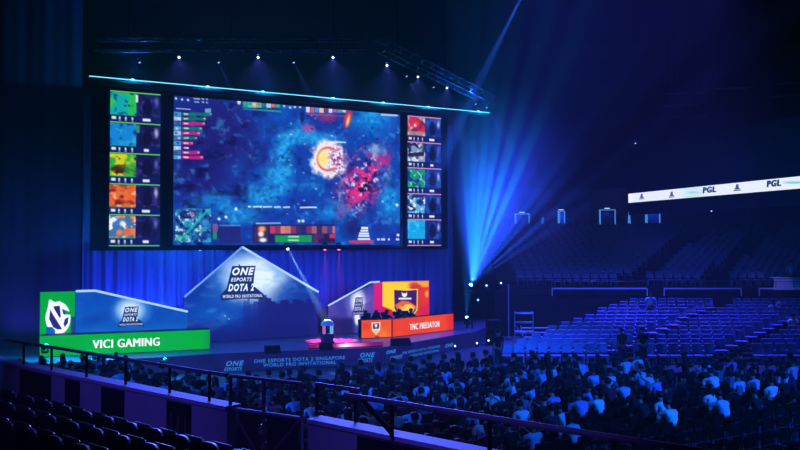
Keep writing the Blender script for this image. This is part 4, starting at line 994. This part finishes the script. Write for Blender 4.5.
sub('cloth', MB().hexa([wp2.P(x0, FZ + .02, 0), wp2.P(x0 + 1.2, FZ + .02, 0), wp2.P(x0 + 1.2, FZ + .02, -.012), wp2.P(x0, FZ + .02, -.012), wp2.P(x0, WZ - .09, 0), wp2.P(x0 + 1.2, WZ - .09, 0), wp2.P(x0 + 1.2, WZ - .09, -.012), wp2.P(x0, WZ - .09, -.012)]), BANM, t)
# rails on the parapet
def rail(name_lab, a, b, z, posts, foot_z, r=.03, extra=None, cat='railing'):
    t = thing('guard_rail', name_lab, cat, Vector((a.x, a.y, foot_z)), 0, 'parapet guard rails')
    sub('top_rail', MB().tube(a + Vector((0, 0, z)), b + Vector((0, 0, z)), r, 10), RAILM, t)
    for f in posts:
        p = a.lerp(b, f); sub('post', MB().tube(p + Vector((0, 0, foot_z)), p + Vector((0, 0, z)), r * .8, 8), BLACKM, t)
    return t
RZ = 3.28
A0 = at_z(-12, 337, RZ); A1 = at_z(226, 375.2, RZ)
A0.z = A1.z = 0
t = rail('long dark guard rail on the parapet running up to the gate', A0, A1, RZ, (.03, .2, .34, .5, .66, .82, .95), WZ)
a = at_z(316, 384.2, RZ); b = at_z(360, 390.4, RZ); a.z = b.z = 0
t = rail('short guard rail just past the gate', a, b, RZ, (.02, .9), WZ - .0)
a = at_z(345, 395.0, RZ); b = at_z(694, 450, RZ); b2 = at_z(740, 457.5, RZ)
a.z = b.z = b2.z = 0
t = rail('long sloping guard rail crossing in front of the audience', a, b2, RZ, (.16, .45, .75, .97), WZ, .036)
sub('brace', MB().tube(a.lerp(b2, .06) + Vector((0, 0, RZ - .02)), a.lerp(b2, .16) + Vector((0, 0, WZ + .05)), .035, 6), BLACKM, t)
# gate
ga_ = at_z(230.5, 375.6, RZ); gb_ = at_z(302, 383.6, RZ); ga_.z = gb_.z = 0
t = thing('stair_gate', 'dark tubular double gate with crossed braces in the parapet opening', 'gate', Vector((ga_.x, ga_.y, FZ)))
gt = at_z(230.5, 375.6, RZ).z; q = lambda f, z: ga_.lerp(gb_, f) + Vector((0, 0, z))
zm = 2.78; zb = 2.05
for f, nm in ((0, 'gate_post'), (.48, 'centre_stile'), (1, 'gate_post')): sub(nm, MB().tube(q(f, FZ), q(f, RZ), .028, 8), RAILM, t)
sub('top_rail', MB().tube(q(0, RZ), q(1, RZ), .028, 8), RAILM, t); sub('mid_rail', MB().tube(q(0, zm), q(1, zm), .03, 8), mat('mid rail', (.32, .34, .42), .45, .2), t); sub('bottom_rail', MB().tube(q(0, zb), q(1, zb), .025, 8), RAILM, t)
for (f0, f1) in ((.02, .46), (.50, .98)):
    sub('brace', MB().tube(q(f0, zm if f0 < .1 else zb), q(f1, zb if f0 < .1 else zm), .02, 6), RAILM, t)
    sub('infill_panel', MB().hexa([q(f0 + .02, zb), q(f1 - .02, zb), q(f1 - .02, zb) - n1 * .01, q(f0 + .02, zb) - n1 * .01, q(f0 + .02 + .1 * (f0 < .1), zm - .03), q(f1 - .02, zm - .03), q(f1 - .02, zm - .03) - n1 * .01, q(f0 + .02 + .1 * (f0 < .1), zm - .03) - n1 * .01]), mat('gate infill', (.05, .045, .07), .6), t)
sub('padlock', MB().box(q(.48, 2.5) + n1 * .05, (.06, .06, .08), bev=.015).tube(q(.48, 2.54) + n1 * .05, q(.48, 2.62) + n1 * .05, .02, 6), mat('brass lock', (.6, .6, .65), .3, .5), t)
# ---- dark folding seats in front of the parapet
FSM = mat('dark seat shell', (.012, .011, .016), .35, spec=.6)
fs = thing('auditorium_chair', '', 'seat')
mb = MB(); n = 8
for k in range(n):
    u0 = -1 + 2 * k / n; u1 = -1 + 2 * (k + 1) / n; f = lambda u: .06 * u * u; tp = lambda u: .86 - .05 * abs(u) ** 3
    x0, x1 = u0 * .235, u1 * .235
    mb.hexa([(x0, -.02 - f(u0), .42), (x1, -.02 - f(u1), .42), (x1, .01 - f(u1), .42), (x0, .01 - f(u0), .42), (x0, -.12 - f(u0), tp(u0)), (x1, -.12 - f(u1), tp(u1)), (x1, -.09 - f(u1), tp(u1)), (x0, -.09 - f(u0), tp(u0))])
obj('seat_back', mb, FSM, fs)
obj('seat_pan', MB().box((0, .06, .62), (.42, .06, .4), bev=.025), FSM, fs)
for s in (-1, 1): obj('arm_rest', MB().box((s * .265, .1, .62), (.04, .34, .05), bev=.012), FSM, fs); obj('stanchion', MB().box((s * .265, .06, .3), (.035, .1, .6)), BLACKM, fs)
fz = math.atan2(d1.y, d1.x)
first = True
for row in range(3):
    cnt = 0
    for k in range(60):
        P = W0 + d1 * (-.5 + .59 * k) + n1 * (1.34 + .85 * row); z = FZ + .15 * row
        px, py = proj(P.x, P.y, z + .86)
        pb = proj(P.x, P.y, z + .5)[1]
        if px < -14 or px > 330 or py > 462 or P.y < 3.5: continue
        o = fs if first else copy_tree(fs); first = False
        o.location = (P.x, P.y, z); o.rotation_euler = (0, 0, fz)
        o['label'] = 'dark folding seat, %s row back from the parapet, %s along from the banner end' % (ordn[row], ordn[cnt]); o['group'] = 'dark seats by the parapet'; cnt += 1

# ================================================================== PEOPLE
def skin_mesh(verts, edges, radii, root, name, lvl=1):
    me = bpy.data.meshes.new(name); me.from_pydata(verts, edges, []); me.update()
    o = bpy.data.objects.new(name, me); C.objects.link(o)
    md = o.modifiers.new('s', 'SKIN'); md.use_smooth_shade = True
    lay = me.skin_vertices[0] if len(me.skin_vertices) else None
    if lay is None:
        bm = bmesh.new(); bm.from_mesh(me); bm.verts.layers.skin.verify(); bm.to_mesh(me); bm.free(); lay = me.skin_vertices[0]
    for i, r in enumerate(radii):
        lay.data[i].radius = r if isinstance(r, tuple) else (r, r); lay.data[i].use_root = (i == root)
    sd = o.modifiers.new('d', 'SUBSURF'); sd.levels = lvl; sd.render_levels = lvl
    dg = bpy.context.evaluated_depsgraph_get(); dg.update()
    out = bpy.data.meshes.new_from_object(o.evaluated_get(dg))
    bpy.data.objects.remove(o); bpy.data.meshes.remove(me)
    out.name = name
    return out
class Skel:
    def __init__(s): s.v = []; s.e = []; s.r = []
    def add(s, p, r, par=None):
        s.v.append(tuple(p)); s.r.append(r); i = len(s.v) - 1
        if par is not None: s.e.append((par, i))
        return i
    def chain(s, par, items):
        for p, r in items: par = s.add(p, r, par)
        return par
def arm_pts(side, pose):
    s = side
    if pose == 'lap': return [(s * .225, .04, .96), (s * .238, .05, .76), (s * .20, .26, .64), (s * .15, .33, .63)]
    if pose == 'fwd': return [(s * .22, .18, .93), (s * .245, .28, .70), (s * .16, .50, .64), (s * .11, .56, .62)]
    if pose == 'up': return [(s * .23, .06, 1.02), (s * .25, .16, 1.16), (s * .28, .26, 1.38), (s * .26, .29, 1.47)]
    if pose == 'clap': return [(s * .225, .05, .96), (s * .245, .20, .80), (s * .14, .42, .98), (s * .05, .47, 1.06)]
    if pose == 'stand': return [(s * .215, .0, 1.38), (s * .25, -.02, 1.12), (s * .25, .05, .88), (s * .245, .08, .80)]
def person_meshes(pose, lean=0.0, standing=False, side_lean=0.0):
    """body, shirt and trousers of one figure facing +Y; seated ones sit at .45 m"""
    dz = .40 if standing else 0
    def sp(x, y, z):    # lean the trunk about the hips
        h = z - (.55 + dz); return (x + side_lean * h, y + lean * h, z - .18 * abs(lean) * max(h, 0))
    B = Skel(); P = B.add((0, 0, .56 + dz), (.145, .11))
    belly = B.add(sp(0, 0, .70 + dz), (.11, .085), P); ch = B.add(sp(0, -.005, .88 + dz), (.13, .08), belly); uc = B.add(sp(0, 0, .985 + dz), (.085, .06), ch)
    nk = B.add(sp(0, .01, 1.075 + dz), .052, uc); hb_ = B.add(sp(0, .03, 1.14 + dz), (.068, .075), nk); hm = B.add(sp(0, .035, 1.22 + dz), (.08, .10), hb_); ht = B.add(sp(0, .025, 1.295 + dz), (.06, .075), hm)
    nose = B.add(sp(0, .145, 1.20 + dz), .014, hm)
    for s in (-1, 1): B.add(sp(s * .092, .03, 1.205 + dz), (.012, .022), hm)
    Sh = Skel(); sP_ = Sh.add((0, 0, .58 + dz), (.165, .13)); sb = Sh.add(sp(0, 0, .70 + dz), (.155, .12), sP_); sc_ = Sh.add(sp(0, -.01, .88 + dz), (.172, .122), sb); su = Sh.add(sp(0, -.01, .995 + dz), (.14, .11), sc_); Sh.add(sp(0, .0, 1.045 + dz), .07, su)
    T = Skel(); tp_ = T.add((0, 0, .57 + dz), (.155, .125))
    for s in (-1, 1):
        ps = arm_pts(s, 'stand' if standing and pose == 'stand' else pose)
        if standing and pose != 'stand': ps = [(x, y, z + dz) for x, y, z in ps]
        ps = [sp(*ps[0]), ps[1] if not lean else sp(*ps[1]), ps[2] if pose in ('lap', 'fwd') else sp(*ps[2]), ps[3] if pose in ('lap', 'fwd') else sp(*ps[3])]
        sh = Sh.add(sp(s * .165, -.01, .985 + dz), .07, su); 
        a0 = Vector(ps[0]); el = Vector(ps[1])
        Sh.chain(sh, [(ps[0], .066), (tuple(a0.lerp(el, .75)), .058)])
        b = B.add(sp(s * .14, -.005, .98 + dz), .045, uc)
        b = B.chain(b, [(ps[0], .045), (ps[1], .04), (ps[2], .028)]); wv = Vector(ps[2]); pv = Vector(ps[3]); dr = (pv - wv).normalized()
        pm = B.add(tuple(pv), (.036, .018), b)
        sx = dr.cross(Vector((0, 0, 1))); sx = sx.normalized() if sx.length > .1 else Vector((1, 0, 0))
        for k, ln in enumerate((.060, .072, .067, .052)):
            off = sx * (k - 1.5) * .02; B.chain(pm, [(tuple(pv + off + dr * .045), .0085), (tuple(pv + off + dr * (.045 + ln) - Vector((0, 0, .018))), .0075)])
        B.chain(pm, [(tuple(pv - sx * s * -.045 + dr * .0), .009), (tuple(pv + sx * s * .06 + dr * .035), .008)])
        if standing: leg = [((s * .095, 0, .86), .092), ((s * .105, .02, .50), .062), ((s * .11, -.02, .09), .04)]; toe = (s * .125, .13, .04)
        else: leg = [((s * .10, .04, .53), .092), ((s * .13, .43, .53), .066), ((s * .13, .42, .10), .042)]; toe = (s * .14, .56, .04)
        l = B.chain(P, leg); B.chain(l, [((toe[0], toe[1] - .08, .045), (.042, .035)), (toe, (.036, .025))])
        T.chain(tp_, [(leg[0][0], .108), (leg[1][0], .08), ((leg[2][0][0], leg[2][0][1], .15), .06)])
    body = skin_mesh(B.v, B.e, B.r, 0, 'person'); shirt = skin_mesh(Sh.v, Sh.e, Sh.r, 0, 'shirt'); tr = skin_mesh(T.v, T.e, T.r, 0, 'trousers')
    c = Vector(sp(0, .03, 1.225 + dz))
    return body, shirt, tr, c
def hair_mesh(c, long=False):
    mb = MB(); n, m = 12, 7; vs = []
    for j in range(m + 1):
        th = math.pi * .62 * j / m
        for i in range(n):
            ph = 2 * math.pi * i / n; x = math.sin(th) * math.cos(ph); y = math.sin(th) * math.sin(ph); z = math.cos(th)
            front = max(0, y); zz = z * .118 + (front * .07 if j > m * .5 else 0)
            if long and j > m * .6: zz -= (j - m * .6) * .07 * (1 if y < .35 else 0)
            vs.append((c.x + x * .100, c.y + y * .118 - .010, c.z + zz + .012))
    fs_ = [(j * n + i, j * n + (i + 1) % n, (j + 1) * n + (i + 1) % n, (j + 1) * n + i) for j in range(m) for i in range(n)]
    mb.add(vs, fs_); return mb.mesh('hair', True)
SKIN = [mat('skin %d' % i, c, .55) for i, c in enumerate(((.30, .19, .13), (.38, .25, .18), (.22, .13, .09)))]
HAIRM = mat('dark hair', (.012, .010, .010), .5)
TROU = [mat('trousers dark', (.02, .02, .03), .8), mat('trousers denim', (.03, .035, .06), .8)]
SHIRTS = {'white': mat('shirt white', (.6, .6, .6), .8), 'pale blue': mat('shirt pale blue', (.30, .46, .62), .8), 'grey': mat('shirt grey', (.16, .15, .19), .8), 'navy': mat('shirt navy', (.025, .025, .05), .8), 'black': mat('shirt black', (.014, .014, .018), .8), 'lilac': mat('shirt lilac', (.34, .27, .48), .8), 'dark red': mat('shirt dark red', (.16, .02, .03), .8)}
PROTO = []
for (pose, lean, stand_, sl) in (('lap', .02, False, 0), ('fwd', .42, False, .05), ('clap', .05, False, 0), ('lap', .18, False, -.05), ('up', .05, False, .05), ('stand', .0, True, 0), ('fwd', .65, False, 0)):
    b, sh, tr, c = person_meshes(pose, lean, stand_, sl)
    b.materials.clear(); b.materials.append(SKIN[0]); sh.materials.clear(); sh.materials.append(SHIRTS['white']); tr.materials.clear(); tr.materials.append(TROU[0])
    hs = hair_mesh(c); hl = hair_mesh(c, True)
    for h in (hs, hl): h.materials.append(HAIRM)
    PROTO.append((b, sh, tr, hs, hl))
def oslot(o, m): o.material_slots[0].link = 'OBJECT'; o.material_slots[0].material = m
NP = 0
def person(x, y, z, rz, pose, shirt, long=False, sc=1.0):
    global NP
    b, sh, tr, hs, hl = PROTO[pose]
    o = bpy.data.objects.new('person', b); C.objects.link(o); o.location = (x, y, z); o.rotation_euler = (0, 0, rz); o.scale = (sc, sc, sc); oslot(o, SKIN[NP % 3])
    for nm, me, m in (('shirt', sh, SHIRTS[shirt]), ('trousers', tr, TROU[NP % 2]), ('hair', hl if long else hs, None)):
        c = bpy.data.objects.new(nm, me); C.objects.link(c); c.parent = o
        if m: oslot(c, m)
    NP += 1
    return o
POSEW = {0: 'sitting upright', 1: 'leaning forward', 2: 'clapping', 3: 'leaning a little', 4: 'arms raised', 5: 'standing', 6: 'bent low forward'}
# audience chair
cm = MB(); cm.box((0, .0, .352), (.44, .42, .03), bev=.012)
for k in range(4):
    x0 = -.21 + .42 * k / 4; x1 = x0 + .105; f = lambda x: -.235 - .03 * (1 - (x / .21) ** 2)
    cm.hexa([(x0, f(x0), .56), (x1, f(x1), .56), (x1, f(x1) + .02, .56), (x0, f(x0) + .02, .56), (x0, f(x0) - .05, .84), (x1, f(x1) - .05, .84), (x1, f(x1) - .03, .84), (x0, f(x0) - .03, .84)])
for sx in (-1, 1):
    cm.tube((sx * .215, -.29, .82), (sx * .215, -.24, .0), .012, 5); cm.tube((sx * .2, .17, 0), (sx * .2, .17, .345), .012, 5); cm.tube((sx * .215, -.25, .335), (sx * .2, .17, .335), .01, 5)
chair_me = cm.mesh('folding_chair'); chair_me.materials.append(mat('chair black', (.004, .004, .005), .6, spec=.15))

RO = Vector((-2.0, 35.0, 0)); Rr = Vector((math.cos(R(30)), math.sin(R(30)), 0)); Rn = Vector((Rr.y, -Rr.x, 0))
def lerpf(x, pts):
    for (x0, y0), (x1, y1) in zip(pts[:-1], pts[1:]):
        if x <= x1: return y0 + (y1 - y0) * max(0, (x - x0)) / (x1 - x0)
    return pts[-1][1]
TOPL = ((0, 345), (60, 350), (110, 350), (150, 358), (214, 371), (300, 366), (400, 359), (470, 349), (540, 353), (600, 353), (640, 350), (700, 353), (800, 352))
seats_ = []
for j in range(-6, 19):
    for k in range(-28, 36):
        if k == 8: continue       # aisle
        P = RO + Rn * (6.2 + .98 * j) + Rr * (k * .66 + .05 * math.sin(j * 3.1 + k))
        px, py = proj(P.x, P.y, 1.3)
        if not (-10 < px < 812) or py < lerpf(px, TOPL): continue
        if j < 0 and px > 216: continue
        if (P - STAGE_CORNER).dot(Vector((.31, -.95, 0))) < 1.6: continue
        if py > 446 or P.y < 15.2: continue
        # keep clear of the parapet
        if (P - W0).dot(-n1) < 1.6 and P.x < 0: continue
        if (P - W2).dot(-n2) < 2.2: continue
        seats_.append((px, py, j, k, P))
BRIGHT = ((195, 381, 1), (258, 388, 2), (285, 394, 1), (302, 397, 3), (320, 396, 3), (346, 400, 6), (361, 382, 0), (374, 380, 0), (395, 388, 2), (380, 405, 3), (404, 404, 0), (412, 407, 1), (445, 368, 0), (458, 376, 1), (463, 389, 2), (440, 384, 3), (501, 389, 6), (476, 368, 0), (525, 366, 6), (535, 383, 1), (506, 372, 0), (520, 378, 2), (558, 361, 0), (580, 359, 1), (596, 367, 3), (570, 407, 6), (582, 411, 1), (631, 351, 0), (640, 365, 0), (648, 371, 4), (635, 379, 1), (718, 370, 1), (732, 375, 3), (718, 388, 0), (731, 388, 1), (682, 397, 1), (775, 376, 0), (786, 370, 0), (712, 353, 2), (555, 432, 1), (98, 366, 2), (120, 368, 1), (133, 371, 0), (165, 375, 1), (30, 347, 0), (62, 354, 1), (604, 388, 1), (655, 390, 3), (485, 403, 1), (470, 358, 0), (755, 376, 3), (797, 362, 0), (540, 372, 2), (425, 380, 0))
taken = {}
for (bx, by, po) in BRIGHT:
    s = min((s for s in seats_ if (s[2], s[3]) not in taken), key=lambda s: (s[0] - bx) ** 2 + ((s[1] - by) * 1.6) ** 2)
    if (s[0] - bx) ** 2 + (s[1] - by) ** 2 < 600: taken[(s[2], s[3])] = (po, 'white' if (bx + by) % 3 else 'pale blue')
placed = []
for (px, py, j, k, P) in seats_:
    r = random.random()
    if (j, k) in taken: po, col = taken[(j, k)]; placed.append([px, py, j, k, P, po, col]); continue
    occ = .93
    if px > 590 and py > 383: occ = .10
    elif px > 560 and py > 392: occ = .25
    elif px > 520 and py > 398: occ = .3
    elif px > 640 and py > 366: occ = .5
    elif py > 400: occ = .75
    if px < 215: occ = .8
    if random.random() > occ: placed.append([px, py, j, k, P, None, None]); continue
    po = random.choices((0, 1, 2, 3, 6), (48, 20, 6, 16, 6))[0]
    u = random.random()
    col = 'black' if u < .55 else 'navy' if u < .78 else 'grey' if u < .88 else 'lilac' if u < .93 else 'white' if u < .94 else 'pale blue' if u < .95 else 'dark red'
    placed.append([px, py, j, k, P, po, col])
occd = [q for q in placed if q[5] is not None]
print('SEATS', len(seats_), 'PEOPLE', len(occd))
js = sorted({q[2] for q in placed})
LIM = 300
occd.sort(key=lambda q: q[2])
cntrow = {}
used_chairs = 0
nper = 0
for q in sorted(occd, key=lambda q: (q[2], q[3])):
    px, py, j, k, P, po, col = q
    if nper >= LIM: break
    nper += 1
    rz = R(30) + random.uniform(-.1, .1); sc = random.uniform(.94, 1.04)
    o = person(P.x, P.y, 0, rz, po, col, random.random() < .25, sc)
    cntrow[j] = cntrow.get(j, 0) + 1
    tag(o, '%s-shirted person %s, row %s from the stage, %s from the green-desk end' % (col, POSEW[po], ordn[js.index(j)], ordn[cntrow[j] - 1]), 'person', 'seated audience on the arena floor')
chs = sorted(placed, key=lambda q: q[4].y)[:300]
for (px, py, j, k, P, po, col) in chs:
    c = bpy.data.objects.new('folding_chair', chair_me); C.objects.link(c); c.location = (P.x, P.y, 0); c.rotation_euler = (0, 0, R(30))
    tag(c, 'black folding chair in the audience rows on the arena floor', 'chair', 'audience folding chairs')
for i, (px, D, po, col) in enumerate(((364, 40.15, 1, 'black'), (374.5, 40.4, 1, 'black'), (385, 40.7, 1, 'black'), (397.5, 41.0, 1, 'black'), (409, 41.5, 1, 'black'))):
    o = person((px - 400) / 800 * D, D, .70, math.pi + R(24), po, col); tag(o, 'player in dark shirt seated behind the orange desk, %s from the crest end' % ordn[i], 'person', 'players behind the orange desk')
    c = bpy.data.objects.new('folding_chair', chair_me); C.objects.link(c); c.location = ((px - 400) / 800 * D, D, .75); c.rotation_euler = (0, 0, math.pi + R(24)); c.scale = (.94, 1, .9)
    tag(c, 'black chair behind the orange desk, %s from the crest end' % ordn[i], 'chair', 'players chairs')
# standing and other single people
for (px, py, z, D, po, col, rz, lab) in ((621, 0, .0, 34.3, 5, 'black', .5, 'person in dark clothes standing at the foot of the lower stand, nearer the stage'), (642, 0, 0, 34.6, 5, 'black', .3, 'person in dark clothes standing at the foot of the lower stand beside the aisle'), (791, 0, 2.55, YR + 1.3, 5, 'pale blue', math.pi, 'person in pale shirt standing behind the white balcony counter'),
        (650, 0, low_row(9)[1], low_row(9)[0] + .2, 5, 'pale blue', math.pi, 'person in pale shirt standing alone high in the lower far stand'), (498, 0, 0, 33.5, 5, 'black', .6, 'person in black standing behind the audience rows by the stage corner')):
    X = (px - 400) / 800 * D; o = person(X, D, z, rz, po, col); tag(o, lab, 'person')
for (px, i, col, lab) in ((786, 10, 'lilac', 'person in lilac shirt sitting in the shaded lower far stand, higher of two'), (779, 9, 'lilac', 'person in lilac shirt sitting in the shaded lower far stand, lower of two'), (796, 5, 'white', 'person in white shirt sitting low in the shaded far stand, alone')):
    yf, z = low_row(i); X = (px - 400) / 800 * yf; X = round((X - .265 * (i % 2)) / .53) * .53 + .265 * (i % 2); o = person(X, yf + .31, z, math.pi, 0, col, sc=.98); tag(o, lab, 'person')

# ================================================================== WASH LIGHTING
# screen glow on the stage and audience
area(S(0, 1.2, 8.6), S(0, 20, 3), (.04, .14, 1.0), 700, 12, 6.5)
# curtain up-lighters; those past the green desk added to tint the side sheet
for a, pw, cc in ((-17, 200, (.16, .06, 1)), (-12, 320, (.12, .06, 1)), (-8.5, 700, (.05, .08, 1)), (-6, 1100, (.04, .12, 1)), (-2.5, 1100, (.04, .12, 1)), (1, 700, (.05, .08, 1)), (4.5, 260, (.1, .06, 1)), (8, 200, (.1, .06, 1))): spot(S(a, .2, 1.0), S(a, -1.8, 4.0), cc, pw, 110, .9, .1)
# stage deck wash
for a in (-10, -6, -2, 2, 6): spot(S(a, .9, 5.0), S(a + .5, 4.5, .8), (.08, .08, 1.0), 420, 95, .8, .2)
# audience wash, from the sides of the hall
spot((22, 13, 8.5), (6, 27, 1), (.02, .12, 1.0), 30000, 46, .6, .2)
spot((10, 10, 9), (5, 24, 1), (.0, .24, 1.0), 7000, 52, .6, .2)
spot((-17, 15, 7.5), (-3, 25, 1), (.02, .17, 1.0), 15000, 46, .6, .2)
# lower far stand wash
sa = area((12, 42, 21.5), (12, 40.8, .8), (.09, .08, 1.0), 3200, 12, 5); sa.data.spread = R(50)
# added lamp to brighten the balcony counter, no fixture there
spot((22.5, 43.5, 8.5), (22.4, 47, 3.0), (.25, .2, 1.0), 2600, 40, .9, .1)
# upper far stand, weaker
spot((17, 44, 15), (20.5, 53, 5), (.08, .06, 1.0), 1400, 52, 1.0, .2)
# near parapet: violet fill lamps added out of view
spot((-9, 6, 9), (-5, 14, 2.4), (.15, .10, 1.0), 1800, 46, .9, .3)
spot((-1.5, 4, 8), (.4, 9.8, 2.5), (.15, .10, 1.0), 1300, 46, .9, .3)
